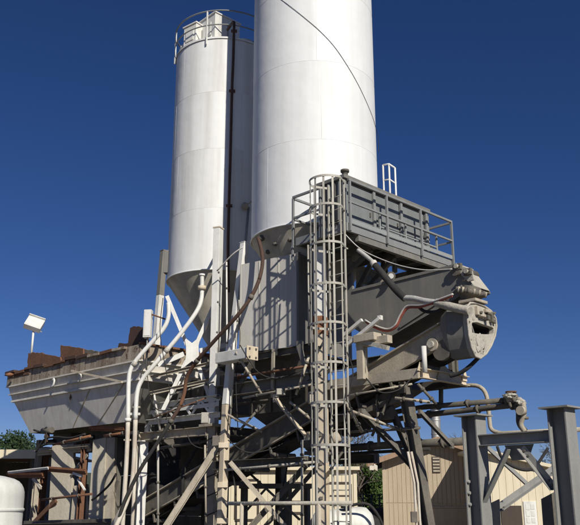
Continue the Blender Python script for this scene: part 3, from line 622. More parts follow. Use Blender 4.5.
for (x, y, w_, h_, d_) in ((476,311,.05,.09,.05),(479.5,316,.09,.03,.07),(486,311.5,.10,.035,.05),(489.5,318,.035,.10,.06),(484,318.5,.04,.05,.09),(492.5,322,.03,.04,.05)):   # caked brackets above the slot
    MB().box(hp(x,y)-LX*d_*.4, RX*w_, LX*d_, UP*h_).build('bracket', 'dust_steel' if w_ > .045 else 'dark_steel', hd, bevel=.012)
for (x, y) in ((477,313),(486.5,314.5),(490,314)): MB().tube([hp(x,y)-LX*.12, hp(x,y)], .028, 8).build('bracket_bolt', 'dark_steel', hd)
def crust(c, r, seed, squash, mat, root, nm='crust_patch'):
    bm = bmesh.new(); bmesh.ops.create_icosphere(bm, subdivisions=4, radius=1); P_ = []
    for q in bm.verts:
        d = q.co.normalized(); k_ = 1 + .45*mnoise.fractal(d*1.6+V((seed,seed*2.3,1)), .9, 2.1, 6)
        P_.append(V(c) + (RX*d.x*squash[0] + LX*d.y*squash[1] + UP*d.z*squash[2])*r*k_)
    m = MB(); m.add(P_, [[w.index for w in f.verts] for f in bm.faces], True); bm.free(); return m.build(nm, mat, root)
for i,(x,y,r,sq) in enumerate(((480,344,.16,(1,.10,1.1)),(482,314.5,.13,(1.25,.12,.55)),(491,324.5,.06,(.8,.2,.6)),(473,317,.06,(.6,.2,1.2)))): crust(hp(x,y)+LX*.0, r, i+1, sq, 'concrete_dust', hd)
rim = [hp(x,y,.01) for x,y in out]
MB().tube(rim, .022, 6, closed=True).build('rim_bead', 'concrete_dust', hd)
for (x,y) in ((469,309),(468.5,322),(470,340),(474,353)): MB().tube([hp(x,y)-LX*.03, hp(x,y)+LX*.02], .02, 6).build('bolt', 'dark_steel', hd)

# ================================================================== CHARGING CHUTE (upper dark plates)
UA = .85
ch = thing('charging_chute', onA(400, 345, UA), 'large dark grey chute with sloping bottom below the service platform', 'chute')
top = [(344,292),(353,289),(456,263.5),(472,284),(474,288),(395,334),(378,344),(344,322)]
MB().prism([onA(x,y,UA) for x,y in top], RX*.02).build('side_plate', 'plate_grey', ch)
MB().prism([onA(x,y,UA)+RX*.6 for x,y in top], RX*.02).build('side_plate', 'plate_grey', ch)
def strip(x0,y0,x1,y1,name,mat,w=.6,t=.02,inset=0):
    p0, p1 = onA(x0,y0,UA), onA(x1,y1,UA); d_ = (p1-p0).normalized(); nn = d_.cross(RX)
    MB().box((p0+p1)/2 + RX*(.02+w/2), (p1-p0)/2*.995, RX*(w/2-.012), nn*(t/2)).build(name, mat, ch)
strip(474,288,395,334,'floor_plate','dark_steel'); strip(395,334,378,344,'floor_plate','dark_steel'); strip(456,263.5,473,286,'end_plate','concrete_dust')
for (x0,y0,x1,y1,w) in ((353,290.8,454,265.8,.05),(400,327,462,286,.05)):
    MB().bar(onA(x0,y0,UA-.015), onA(x1,y1,UA-.015), w, .028, up=RX).build('stiffener', 'plate_grey', ch)
MB().tube([onA(455,270,UA-.08), onA(455,270,UA-.08)+RX*.72], .12, 18).build('tail_roller', 'dark_steel', ch)
for (x,y) in ((458,267),(468,272)):
    q = onA(x,y,UA-.05); MB().box(q, RX*.04, LX*.09, UP*.07).build('bearing_block', 'dark_steel', ch, bevel=.012); MB().tube([q-RX*.03, q-RX*.10], .045, 14).build('shaft_end', 'concrete_dust', ch)
    for k_ in (-1,1): MB().tube([q-RX*.04+LX*.065*k_, q-RX*.06+LX*.065*k_], .014, 6).build('bolt', 'dark_steel', ch)
for i,(x,y,r,sq) in enumerate(((468,281,.13,(1.2,.5,.2)),)): crust(onA(x,y,UA+.1), r, i+11, sq, 'concrete_dust', ch)
MB().prism([onA(x,y,UA-.04) for x,y in ((455,262.5),(472,270),(474,280),(468,282),(461,275))], RX*.03).build('end_cheek', 'concrete_dust', ch, bevel=.01)
# flanged collar with bolts between chute and head
cc = onA(471, 292.5, UA+.05)
ax = (UP*.93 + (-LX)*.28 ).normalized()
cl = thing('flange_collar', cc, 'crusty bolted ring collar joining the chute to discharge head', 'collar')
MB().lathe(cc, [(.16,-.2),(.2,-.1),(.29,-.04),(.30,-.02),(.30,.02),(.28,.035),(.2,.04),(.18,.12)], 40, axis=ax, smooth=False).build('ring', 'dark_steel', cl, bevel=.006)
e1 = ax.orthogonal().normalized(); e2 = ax.cross(e1)
for k in range(16):
    t_ = 2*math.pi*k/16; q = cc + (e1*math.cos(t_) + e2*math.sin(t_))*.295; MB().tube([q-ax*.05, q+ax*.06], .024, 6).build('bolt', 'dust_steel' if k % 3 else 'dark_steel', cl)
MB().lathe(cc, [(.17,-.42),(.19,-.4),(.19,-.3),(.2,-.28),(.2,-.18)], 28, axis=ax, smooth=False).build('neck', 'dust_steel', cl)
MB().box(onA(473,302.5,UA+.02), RX*.22, LX*.2, UP*.03).build('base_flange', 'dust_steel', cl, bevel=.01)

# ================================================================== HOSES
def hosething(name, segs, label, cat='hose'):
    base = segs[0][0][0]; t = thing(name, base, label, cat)
    for pts, r, mat, nm in segs: MB().tube(smooth_path(pts, 6), r, 10).build(nm, mat, t)
    return t
HA = .35
k = lambda L, a=HA: [onA(x, y, a) for x, y in L]
hosething('feed_hose', [(k([(358,250),(366,256),(373,262)]), .045, 'hose_sleeve', 'upper_sleeve'), (k([(373,262),(375,265.5)]), .075, 'hose_white', 'coupling'), (k([(375,265),(385,277),(396,290),(405,298.5)]), .075, 'rubber', 'hose_body'),
    (k([(404,298),(414,298.5),(425,301),(437,302.5)]), .06, 'hose_sleeve', 'wrapped_sleeve'), (k([(436,302.5),(452,307),(470,311)]), .085, 'concrete_dust', 'end_pipe')], 'thick black hose with pale wrapped end feeding the discharge head')
hosething('red_hose', [(k([(366,322),(374,327),(386,331),(396,327),(401,317),(408,308),(420,307),(436,302),(452,296)], .3), .025, 'hose_red', 'tube')], 'looping red hose hanging in front of the dark chute')
hosething('white_hose', [(k([(365,320),(374,325),(387,329),(395,325),(400,315),(407,306),(421,305),(437,300),(453,294)], .27), .018, 'hose_white', 'tube')], 'thin white hose running beside the red hose')
hosething('black_hose', [(k([(446,297),(447,303),(443,309),(434,312),(424,311),(418,306)], .4), .035, 'rubber', 'tube')], 'short black hose loop near the flange collar')
tag(MB().tube(smooth_path(k([(345,234),(358,247),(374,256),(398,265),(425,270),(452,269)], .0), 6), .012, 6).build('rope', 'hose_white', loc=onA(345,234,0)), 'thin white rope slung from ladder to chute end', 'rope')
hosething('drain_hose', [([onB(480,356,HBk+.1), onB(470,366,HBk+.2), onB(460,373,HBk+.4), onB(450,376,HBk+.6)], .04, 'rubber', 'tube')], 'black drain hose curving below the discharge head')

# louvred light box and clutter behind the chute, under platform
lv = thing('vent_box', onA(368, 282, 1.5), 'small pale ribbed box under the service platform', 'vent box')
MB().prism([onA(x,y,2.0) for x,y in ((356,268),(362,266),(386,281),(386,290),(356,297))], RX*.5).build('housing', 'dust_steel', lv)
for x in (362, 369, 376): MB().prism([onA(u,v,1.97) for u,v in ((x-2.6,270+(x-362)*.55),(x+2.6,273+(x-362)*.55),(x+2.6,281+(x-362)*.3),(x-2.6,280+(x-362)*.3))], RX*.02).build('louvre', 'galv_panel', lv)
MB().prism([onA(u,v,1.97) for u,v in ((360,284),(377,286),(377,290),(361,290))], RX*.02).build('sill', 'white_paint', lv)
for i,(x0,y0,x1,y1,a,w,m_,lab) in enumerate(((347,240,352,300,1.3,.14,'plate_grey','dark strut behind caged ladder under the platform'),(385,250,383,275,2.2,.14,'dark_steel','short dark strut hanging below platform middle'),(352,300,372,262,1.7,.12,'dark_steel','dark diagonal strut under platform corner'),(395,254,394,270,2.6,.08,'galv','grey strut below the platform beside the sky gap'))):
    strut('platform_strut', x0,y0,x1,y1,a,w,m_,lab)
MB_ = thing('pivot_pin', onA(391,277,.78), 'pale round pivot pin on the dark chute top edge', 'pin'); MB().tube([onA(391,276,.84), onA(391,276,.70)], .06, 14).build('pin', 'white_paint', MB_); MB().tube([onA(391,276,.84), onA(391,276,.80)], .1, 14).build('washer', 'dark_steel', MB_)

# ================================================================== CONVEYOR SUPPORT FRAME (right)
K = onA(418, 373, .3); ka, kb = ab(K); kz = K.z
sf = thing('conveyor_stand', W(.3, kb, kz), 'pale grey channel frame carrying the conveyor head', 'frame')
MB().chan(W(.3,1.2,kz), W(.3,kb,kz), .09, .2, .014, side=-1).build('near_channel', 'dust_steel', sf)
ea, _ = ab(onB(466, 382, kb)); m = MB(); m.chan(W(.316,kb,kz), W(ea,kb,kz), .09, .2, .014, side=1); m.build('end_channel', 'cream_paint', sf)
MB().chan(W(ea,kb+.02,kz), W(ea,1.2,kz), .09, .2, .014).build('far_channel', 'dark_steel', sf)
MB().bar(W(.32,-.2,kz-.02), W(ea-.02,-.2,kz-.02), .1, .14).build('cross_bar', 'dark_steel', sf)
def fin(x, y0, y1): q = onB(x, y1, kb-.02); p_ = onB(x, y0, kb-.02); MB().prism([q-RX*.1, q+RX*.1, q.lerp(p_,.5)+RX*.08, p_+RX*.03, p_-RX*.02], LX*-.015).build('lug_plate', 'cream_paint', sf)
fin(420, 362, 371); fin(464, 370, 381)
MB().prism([onB(x,y,kb-.02) for x,y in ((437,377),(440,367),(445,366),(449,371),(460,374),(461,383),(438,381))], LX*-.015).build('saddle_plate', 'dust_steel', sf)
q = onA(425, 372, .35); MB().tube([V((q.x,q.y,kz)), V((q.x,q.y,onA(425,346,.35).z))], .05, 12).build('pipe_stub', 'white_paint', sf)
for (x,y0,y1,w) in ((452,352,376,.1),(457,350,376,.06)): q = onB(x,y1,kb+.3); MB().bar(V((q.x,q.y,kz)), V((q.x,q.y,onB(x,y0,kb+.3).z)), w, w).build('hanger', 'dark_steel', sf)
# posts and arms near ladder on the frame
q = onA(362.5, 372, .22); qt = onA(362.5, 338, .22)
MB().bar(V((q.x,q.y,kz)), V((q.x,q.y,qt.z)), .17, .17, up=LX).build('stub_post', 'dust_steel', sf, bevel=.006); MB().bar(V((q.x,q.y,qt.z-.12))+LX*.1, V((q.x,q.y,qt.z-.12))-LX*.75, .16, .16).build('stub_beam', 'dust_steel', sf, bevel=.006)
MB().prism([onA(x,y,.2) for x,y in ((366,344),(366,372),(362,348))], RX*.015).build('gusset', 'concrete_dust', sf)
for (x0,y0,x1,y1) in ((344,335,362,320),(346,346,380,318)):
    MB().bar(onA(x0,y0,.1), onA(x1,y1,.1), .06, .07).build('pale_arm', 'white_paint', sf)
MB().box(onA(380,318,.12), LX*.05, RX*.04, UP*.05).build('arm_joint', 'white_paint', sf, bevel=.01)
MB().bar(onA(345,337,.15), onA(388,348,.15), .1, .09).build('rail_angle', 'concrete_dust', sf)
MB().box(onA(371,339,.3), LX*.28, RX*.25, UP*.08).build('motor_bed', 'dust_steel', sf, bevel=.01)
tb = thing('transfer_box', W(1.1, .3, 3.4), 'dark transfer box below the conveyor right of the ladder', 'box')
MB().prism([onA(x,y,.95) for x,y in ((342,388),(395,380),(404,388),(380,404),(342,420))], RX*.7).build('body','dark_steel',tb)
MB().prism([onA(x,y,1.1) for x,y in ((342,418),(362,410),(356,430),(342,436))], RX*.5).build('chute','rubber',tb)
MB().bar(onA(338,420,.9), onA(405,397,.9), .1, .12).build('rail','dark_steel',tb)
MB().tube([onA(383,412,1.0), onA(392,412,1.0)], .12, 14).build('motor','dark_steel',tb); MB().box(onA(387,417,1.0), RX*.1, LX*.12, UP*.05).build('motor_foot','dark_steel',tb)
# sloping dark leg and braces under frame
def dstrut(name, x0,y0,x1,y1,Y0,Y1,w,label, mat='dark_steel', ground=True):
    p0 = atY(x0,y0,Y0); p1 = atY(x1,y1,Y1)
    if ground: d_ = (p1-p0); p1 = p0 + d_*((0.0-p0.z)/d_.z)
    t = thing(name, p1, label, 'brace'); MB().ibeam(p0, p1, w, w*1.1, .016, .012, up=V((.6,-.8,0))).build('member', mat, t)
    MB().box(p1+UP*.02, RX*w, LX*w, UP*.02).build('foot_plate', mat, t) if ground else MB().box(p1, RX*w*.6, LX*w*.3, UP*w*.7).build('end_plate', mat, t)
    MB().box(p0, RX*w*.6, LX*w*.4, UP*w*.6).build('head_plate', mat, t)
    return t
dstrut('sloping_strut', 405,388,428,525,16.6,16.6,.19,'dark sloping steel leg in front of the beige shed')
dstrut('sloping_strut', 384,392,417,470,17.5,16.9,.11,'dark diagonal brace meeting the sloping leg',ground=False)
dstrut('sloping_strut', 362,412,412,465,17.0,16.9,.11,'longer dark diagonal brace left of the sloping leg',ground=False)
dstrut('sloping_strut', 420,412,452,446,15.8,15.8,.07,'thin dark brace running down right of the sloping leg',ground=False)
q0, q1 = atY(412,452,16.4), atY(423,520,16.4)
cd = thing('conduit_drop', q1, 'pale conduit pipes running down the sloping leg', 'pipe')
for dx in (0, .07): MB().tube([q0+V((dx-.1,-.12,0)), q0+V((dx,-.12,-.6)), q1+V((dx-.15,-.12,0)), V((q1.x+dx-.1,q1.y-.12,0))], .025, 8).build('pipe', 'tan_pipe', cd)
MB().box(atY(414,517,16.2), V((.06,0,0)), V((0,.05,0)), UP*.1).build('junction_box', 'dark_steel', cd, bevel=.006)

# pipes running out to the right
PAa = 2.0
def ppipe(name, pts, r, mat, label, a=PAa, fl=.15, clamps=()):
    P_ = [onA(x,y,a) for x,y in pts]; t = thing(name, P_[0], label, 'pipe'); MB().tube(fillet(P_, fl, 6), r, 12).build('pipe', mat, t)
    for kx_ in clamps:
        for i in range(len(P_)-1):
            x0, x1 = pts[i][0], pts[i+1][0]
            if min(x0,x1) <= kx_ <= max(x0,x1) and abs(x1-x0) > 5:
                f_ = (kx_-x0)/(x1-x0); q = P_[i].lerp(P_[i+1], f_); d_ = (P_[i+1]-P_[i]).normalized(); MB().tube([q-d_*.03, q+d_*.03], r*1.5, 10).build('coupling', 'dark_steel', t); break
    return t
ppipe('water_pipe', [(330,424),(420,407.5),(514,399.5)], .055, 'dark_steel', 'upper dark pipe reaching right to the valve cluster', clamps=(350,395,440,470))
ppipe('water_pipe', [(330,430),(420,415.5),(514,405),(519,410),(519,424),(525,431)], .06, 'dark_steel', 'lower dark pipe bending down at the valve cluster', clamps=(345,385,430,480))
ppipe('water_pipe', [(440,386),(486,385),(490.5,430),(500,433.5),(590,429)], .045, 'dust_steel', 'grey pipe dropping in a U bend behind left steel column', a=2.6, fl=.35, clamps=(560,))
ppipe('water_pipe', [(330,449),(400,444.5),(470,441)], .08, 'dark_steel', 'thick dark pipe crossing in front of shed roof', a=1.5, clamps=(372,420,445))
ppipe('water_pipe', [(330,455),(395,451),(430,449)], .035, 'rubber', 'thin black line below the thick dark pipe', a=1.4)
vc = thing('valve_cluster', onA(518,410,PAa), 'crusty valve cluster at end of the dark pipes', 'valve')
for (x,y,r,ln,ax_) in ((507,399.5,.10,.05,LX),(511,399,.085,.16,LX),(515,398.5,.11,.05,LX),(520,404,.10,.05,UP),(522,411,.085,.14,UP),(523,418,.11,.05,UP),(512,405,.10,.05,LX)):
    q = onA(x,y,PAa-.04); MB().tube([q-ax_*ln/2, q+ax_*ln/2], r, 16).build('valve_flange' if ln < .1 else 'valve_body', 'dust_steel' if ln > .1 else 'dark_steel', vc, bevel=.008)
MB().tube([onA(511,398,PAa-.04), onA(511,392,PAa-.04)], .025, 8).build('spindle', 'dark_steel', vc); MB().tube([onA(511,392,PAa-.04)+V((math.cos(t_)*.1,math.sin(t_)*.1,0)) for t_ in [k_*math.pi/8 for k_ in range(16)]], .015, 6, closed=True).build('hand_wheel', 'rust', vc)
crust(onA(510,396.5,PAa-.08), .11, 31, (1,1.2,.6), 'concrete_dust', vc); crust(onA(521,402,PAa-.08), .09, 33, (1,1,.8), 'concrete_dust', vc)
MB().tube(smooth_path([onA(x,y,PAa-.1) for x,y in ((518,399),(523,404),(524,414),(521,424),(525,432))], 5), .05, 10).build('bend', 'dust_steel', vc)
MB().tube([onA(523,411,PAa-.12), onA(523,411,PAa-.12)-RX*.12], .09, 14).build('hand_wheel', 'dust_steel', vc)
ds = thing('pipe_hanger', onA(441,405,PAa), 'short dark hanger holding the upper dark pipe', 'hanger'); p_ = onA(441,405,PAa); MB().tube([p_, onA(441,388,PAa)], .05, 8).build('rod', 'dark_steel', ds); MB().box(onA(441,388,PAa), RX*.1, LX*.1, UP*.02).build('plate', 'dark_steel', ds)

# ================================================================== STEEL COLUMNS (right foreground)
th = rad(43); L2 = V((-math.sin(th), math.cos(th), 0)); R2x = V((math.cos(th), math.sin(th), 0))
cR = atY(560.5, 408, 10.4); cLf = atY(473.2, 416, 10.4*1.095); CH = (cR.z + cLf.z)/2
def wcol(c, size, label, bolts):
    c = V((c.x, c.y, 0)); t = thing('steel_column', c, label, 'column', 'heavy steel columns')
    m = MB(); hw, hd_ = size/2, size/2
    MB().box(c+L2*(hd_-.009)+UP*(CH/2), R2x*hw, L2*.009, UP*(CH/2-.012)).build('far_flange', 'column_paint', t)
    MB().box(c-L2*(hd_-.009)+UP*(CH/2), R2x*hw, L2*.009, UP*(CH/2-.012)).build('near_flange', 'column_paint', t)
    MB().box(c+UP*(CH/2), R2x*.007, L2*(hd_-.019), UP*(CH/2-.012)).build('web', 'column_paint', t)
    MB().box(c+UP*CH, R2x*(hw+.075), L2*(hd_+.075), UP*.011).build('cap_plate', 'column_paint', t); MB().box(c+UP*.015, R2x*(hw+.1), L2*(hd_+.1), UP*.015).build('base_plate', 'column_paint', t)
    for z in bolts: MB().tube([c+L2*(hd_-.02)-R2x*(hw-.03)+UP*z - L2*.035, c+L2*(hd_-.02)-R2x*(hw-.03)+UP*z+L2*.05], .022, 6).build('bolt', 'column_paint', t)
    return t
wcol(cR, .255, 'nearer heavy steel column at the right edge of picture', ())
wcol(cLf, .24, 'farther heavy steel column in front of the beige shed', (1.9, 1.75, 1.6))
g0 = V((cLf.x,cLf.y,0)); g1 = V((cR.x,cR.y,0)); gz = atY(515, 437, 10.9).z
bt = thing('tie_beam', (g0+g1)/2+UP*gz, 'dark tie beam between the two heavy steel columns', 'beam')
d_ = (g1-g0).normalized(); MB().ibeam(g0+d_*.13+UP*(gz-.02)-R2x*.02, g1-d_*.14+UP*(gz-.02)-R2x*.02, .16, .15, .012, .01).build('member', 'column_paint', bt)
mid = g0.lerp(g1,.5)
MB().prism([mid-d_*.22+UP*(gz-.1)+R2x*.03, mid+d_*.22+UP*(gz-.1)+R2x*.03, mid+d_*.12+UP*(gz-.3)+R2x*.03, mid-d_*.12+UP*(gz-.3)+R2x*.03], R2x*.012).build('gusset', 'column_paint', bt)
def dbrace(pt, pb, label, side):
    t = thing('knee_brace', pb, label, 'brace'); MB().angle(pt, pb, .085, .01, up=R2x, side=side).build('angle_bar', 'column_paint', t)
    dd = (pb-pt).normalized()
    for q in (pt + dd*.06, pt+dd*.14, pb - dd*.05, pb-dd*.12): MB().tube([q-R2x*.03, q+R2x*.02], .016, 6).build('bolt', 'dark_steel', t)
dbrace(mid-d_*.1+UP*(gz-.14)-R2x*.05, atY(482,508,11.4)-R2x*.02, 'grey angle brace from tie beam down to farther column', 1)
dbrace(mid+d_*.1+UP*(gz-.14)-R2x*.05, g1-d_*.16+UP*1.8-R2x*.03, 'grey angle brace from tie beam down to nearer column', -1)
p0, p1 = atY(486,446,13.2), atY(528,485,13.6); dbrace(p0, p1, 'pale flat brace falling right behind the tie beam', 1)
p0, p1 = atY(500,511,11.8), atY(556,471,13.0); dbrace(p0, p1, 'pale brace rising right behind the columns', 1)
# grey steel plates between columns
for (pts, Y, lab, m_) in ((((480,508),(499,499),(500,540),(482,540)), 11.6, 'grey steel plate beside foot of the farther column', 'dust_steel'), (((541,499),(556,491),(560,540),(543,540)), 10.9, 'dark steel plate beside foot of the nearer column', 'dark_steel')):
    P_ = [atY(x,y,Y) for x,y in pts]; P_[2].z = P_[3].z = 0.0; base = P_[3]
    o_ = MB().prism(P_, V((.02,.05,0))).build('steel_plate', m_, loc=base, bevel=.004); tag(o_, lab, 'plate')
hb = [atY(x,y,12.3) for x,y in ((497,446),(502,458),(512,466),(524,470),(534,468),(543,456),(548,448))]
tag(MB().tube(smooth_path(hb,5), .022, 8).build('slack_cable', 'rubber', loc=hb[0]), 'black cable sagging behind the tie beam', 'cable')

# ================================================================== AGGREGATE HOPPER (left)
HA0, HA1, HB0, HB1, HT = -.7, 2.9, 6.65, 14.1, 5.6
hpr = thing('aggregate_hopper', W(1.1, 10.4, 3), 'long weathered grey aggregate hopper with rusty rim at left', 'hopper')
def rect(off, z):
    oa = off if off < .21 else .2 + (off-.2)*.28
    return [W(HA0+oa,HB0+off,z), W(HA1-oa,HB0+off,z), W(HA1-oa,HB1-off,z), W(HA0+oa,HB1-off,z)]
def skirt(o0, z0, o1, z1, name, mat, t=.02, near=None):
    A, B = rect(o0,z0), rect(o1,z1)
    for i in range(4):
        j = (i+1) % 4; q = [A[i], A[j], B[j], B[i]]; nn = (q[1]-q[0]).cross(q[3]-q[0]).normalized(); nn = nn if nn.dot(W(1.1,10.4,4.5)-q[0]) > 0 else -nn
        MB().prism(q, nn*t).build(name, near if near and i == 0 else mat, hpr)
skirt(0, HT, 0, HT-.40, 'rim_plate', 'rim_old', .04); skirt(.05, HT-.41, .10, HT-.66, 'collar_plate', 'hopper_face'); skirt(.12, HT-.68, .17, HT-.88, 'collar_plate', 'hopper_face'); skirt(.2, HT-.89, 1.05, HT-1.92, 'slope_plate', 'hopper_face', near='plate_grey')  # near-end slope plate is darker: shade put into its colour
def ring_bar(off, z, w, hgt, name, mat):
    A = rect(off, z)
    for i in range(4): 
        j = (i+1) % 4; d_ = (A[j]-A[i]).normalized()
        MB().bar(A[i]+d_*(.0 if i % 2 else w/2), A[j]-d_*(.0 if i % 2 else w/2), w-.002*(i % 2), hgt-.002*(i % 2)).build(name, mat, hpr)
rg_ = random.Random(12)
A = rect(-.02, HT+.0)
for i in range(4):
    p_, q_ = A[i], A[(i+1) % 4]; n_ = int((q_-p_).length/.62)
    for k_ in range(n_):
        if rg_.random() < .06: continue
        u0 = p_.lerp(q_, k_/n_); u1 = p_.lerp(q_, (k_+1)/n_ - .003); dz_ = rg_.uniform(-.035,.05)
        MB().bar(u0+UP*(dz_+rg_.uniform(-.02,.02)), u1+UP*dz_, rg_.uniform(.07,.15), rg_.uniform(.04,.1)).build('rim_flange', rg_.choice(('rust','rim_old','rust','rust_pipe')), hpr)
ring_bar(.01, HT-.42, .07, .04, 'stiffener_rail', 'hopper_face'); ring_bar(.08, HT-.67, .07, .035, 'stiffener_rail', 'hopper_face'); ring_bar(.16, HT-.885, .08, .06, 'stiffener_rail', 'hopper_face')
def opx(px, off, z):                                                # point on the near (left-facing) side at a pixel column
    q = onA(px, 390, HA0+off); return W(HA0+off, ab(q)[1], z)
for px in (52, 78): 
    q = opx(px, -.02, HT-.6); MB().tube(smooth_path([q+UP*.1, q+UP*.13-LX*.06, q+UP*.05-LX*.09, q-UP*.05-LX*.05, q-UP*.09+LX*.02], 4), .03, 8).build('lifting_hook', 'white_paint', hpr)
q = opx(71, .215, HT-1.05); MB().prism([q+LX*.05, q+UP*.09, q-LX*.06, q-UP*.1], -RX*.01).build('rust_patch', 'rust', hpr)
for px0, px1 in ((90,76),(124,100)):                                # seams on slope face
    A = opx(px0, .2-.012, HT-.9); B = opx(px1, .2+.85*.28-.012, HT-1.9); MB().bar(A, B, .03, .02).build('seam_strip', 'dust_steel', hpr)
p0, p1 = opx(70,-.1,HT-.36), onA(122,382,HA0-.1); MB().bar(p0, p1, .05, .05).build('tie_bar', 'cream_paint', hpr)
p0, p1 = onA(110,358,HA0-.12), onA(70,382,HA0-.12)
def rplate(pts, a, label, vec=RX*.05, m_='rust'):
    rgj = random.Random(int(pts[0][0])); q_ = []
    for i in range(len(pts)):
        (x0,y0),(x1,y1) = pts[i], pts[(i+1) % len(pts)]; n_ = max(1, int(math.hypot(x1-x0,y1-y0)/2.2)); low = min(y0,y1) > 360
        for k_ in range(n_): q_.append((x0+(x1-x0)*k_/n_ + (0 if low or not k_ else rgj.uniform(-.35,.35)), y0+(y1-y0)*k_/n_ + (0 if low or not k_ else rgj.uniform(-.9,.7))))
    pts = q_
    P_ = [onA(x,y,a) for x,y in pts]; tag(MB().prism(P_, vec).build('rim_board', m_, loc=P_[0], bevel=.006), label, 'plate')
rgx = 0
rplate([(27,369),(28,353),(37,352.5),(50,355),(60,357),(61,364)], HA0+.15, 'low rusty plate standing on hopper rim under the floodlight')
rplate([(60,364),(60.5,345),(67,346),(83,348.5),(84,362)], HA0+.2, 'taller rusty plate in the middle of the hopper rim')
rplate([(84,358),(83,349),(105,352),(105,356)], HA0+.6, 'dark wedge shaped plate right of the tallest rim plate', m_='dark_steel')
rplate([(117,352),(119,343),(128,343),(130,328),(134,326),(147,328.5),(148,352)], HA0+.25, 'dark rusty stepped plate at right end of the hopper rim', m_='rust_pipe')
rplate([(9,378),(10,373),(20,371),(28,367),(29,374)], HA0-.02, 'low bent rusty strip at the far left end of rim'); rplate([(104,360),(106,352),(112,350),(120,348),(121,357)], HA0+.1, 'ragged low rusty strip left of the stepped rim plate')
A_ = onA(8,375,HA0-.2); MB().lump(A_+LX*-.1, .12, 4, 1, (1.3,1,.5), .5).build('rust_lump', 'rust_bright', hpr)
# material heap inside
hm = MB(); P_ = []; 
for i in range(25):
    for j in range(13):
        a = HA0+.15+(HA1-HA0-.3)*j/12; b = HB0+.15+(HB1-HB0-.3)*i/24; P_.append(W(a,b,HT-.45+.25*mnoise.noise(V((a,b,2)))))
hm.add(P_, [(i*13+j, i*13+j+1, (i+1)*13+j+1, (i+1)*13+j) for i in range(24) for j in range(12)], True); hm.build('gravel_fill', 'slab', kind='stuff', loc=W(1,10,5)); bpy.data.objects['gravel_fill']['label'] = 'grey gravel filling the aggregate hopper'; bpy.data.objects['gravel_fill']['category'] = 'gravel'
# gates under hopper
for i, px in enumerate((50, 72, 95)):
    q = W(.3, HB0+1.4+2.2*i, 3.4); MB().box(q+RX*.7, RX*.5, LX*.55, UP*.28).build('gate', 'dark_steel', hpr, bevel=.01)
    MB().tube([q-RX*.3+LX*.4, q-RX*.3-LX*.5], .06, 10).build('gate_ram', 'rubber', hpr)
ft = thing('floodlight', onA(31.5, 353, HA0+.15), 'white square floodlight on thin pole above hopper rim', 'floodlight')
fb = onA(31.5, 352, HA0+.18); fc = onA(30, 325.5, HA0+.18); MB().tube([fb-UP*.1, V((fb.x,fb.y,fc.z-.1))], .035, 10).build('pole', 'white_paint', ft)
nx = V((.35,-.72,.60)).normalized(); ux = nx.cross(V((.25,.3,1))).normalized(); uy = ux.cross(nx)
MB().box(V((fb.x,fb.y,fc.z))-ux*.0, ux*.27, uy*.23, nx*.10).build('housing', 'white_paint', ft, bevel=.015); MB().box(V((fb.x,fb.y,fc.z))+nx*.104, ux*.24, uy*.2, nx*.003).build('lens_panel', 'poly_tank', ft)
MB().box(V((fb.x,fb.y,fc.z))+uy*.235+nx*.05, ux*.27, uy*.012, nx*.12).build('visor', 'white_paint', ft); MB().bar(V((fb.x,fb.y,fc.z-.16))-ux*.28, V((fb.x,fb.y,fc.z-.16))+ux*.28, .03, .03).build('yoke', 'galv', ft); MB().box(V((fb.x,fb.y,fc.z))-nx*.13, ux*.12, uy*.1, nx*.03).build('ballast_box', 'galv', ft, bevel=.01)
# white electrical cabinet by leg
q = atY(148, 324, 20.6); t = thing('junction_cabinet', q, 'narrow white junction cabinet left of the white silo leg', 'cabinet')
MB().box(q, V((.10,-.02,0)), V((.01,.1,0)), UP*.37).build('housing', 'white_paint', t, bevel=.01); MB().box(q+V((0,-.108,0)), V((.085,-.017,0)), V((0,.006,0)), UP*.33).build('door', 'white_paint', t); MB().tube([q+V((0,-.1,.27)), q+V((.5,.05,.12))], .02, 6).build('bracket', 'rust', t)
MB().tube([q+UP*-.36, q+V((0,.05,-1.2))], .02, 6).build('conduit', 'galv', t)

# hopper supports: posts, slabs, rusty bits
SA = .0
def spost(x, y0, a, w, mat, label):
    q = onA(x, y0, a); t = thing('support_post', (q.x,q.y,0), label, 'post'); MB().ibeam(V((q.x,q.y,.03)), V((q.x,q.y,q.z)), w, w, up=LX).build('shaft', mat, t); MB().box(V((q.x,q.y,.015)), RX*w*.8, LX*w*.8, UP*.015).build('base_plate', mat, t)
spost(40, 440, .3, .16, 'dust_steel', 'leftmost grey post under the hopper'); spost(46, 447, .5, .18, 'rust', 'rusty post beside the leftmost hopper post'); spost(86, 434, .1, .17, 'rust', 'grey post between the two upright slabs under hopper'); spost(118, 438, .4, .22, 'dark_steel', 'dark post under near end of the hopper')
spost(60, 434, 2.2, .2, 'dark_steel', 'rear dark post under hopper left half'); spost(108, 434, 2.2, .2, 'dark_steel', 'rear dark post under hopper right half')
def slab(pts, a, label, t=.12, mat='slab', vec=None):
    q = onA(sum(p[0] for p in pts)/len(pts), 480, a); n_ = V((.42,.907,0)); P_ = [onPlane(x,y,q,n_) for x,y in pts]
    base = P_[-1].copy(); tag(MB().prism(P_, n_*t).build('upright_slab', mat, loc=base, bevel=.015), label, 'slab')
slab([(52,446),(74,441),(70,524),(48,524)], SA, 'left upright concrete slab under the hopper')
slab([(73,486),(86,484),(90,520),(70,522)], SA+.12, 'small dark slab leaning between two upright slabs', mat='dust_steel')
slab([(93,440),(106,437),(103,524),(88,524)], SA, 'right upright concrete slab under the hopper')
slab([(106.3,437.5),(115,437),(112,524),(103.3,524)], SA+.16, 'shaded upright slab just right of the right slab', mat='dust_steel')  # darker material than its neighbour: the shaded side is put into the colour
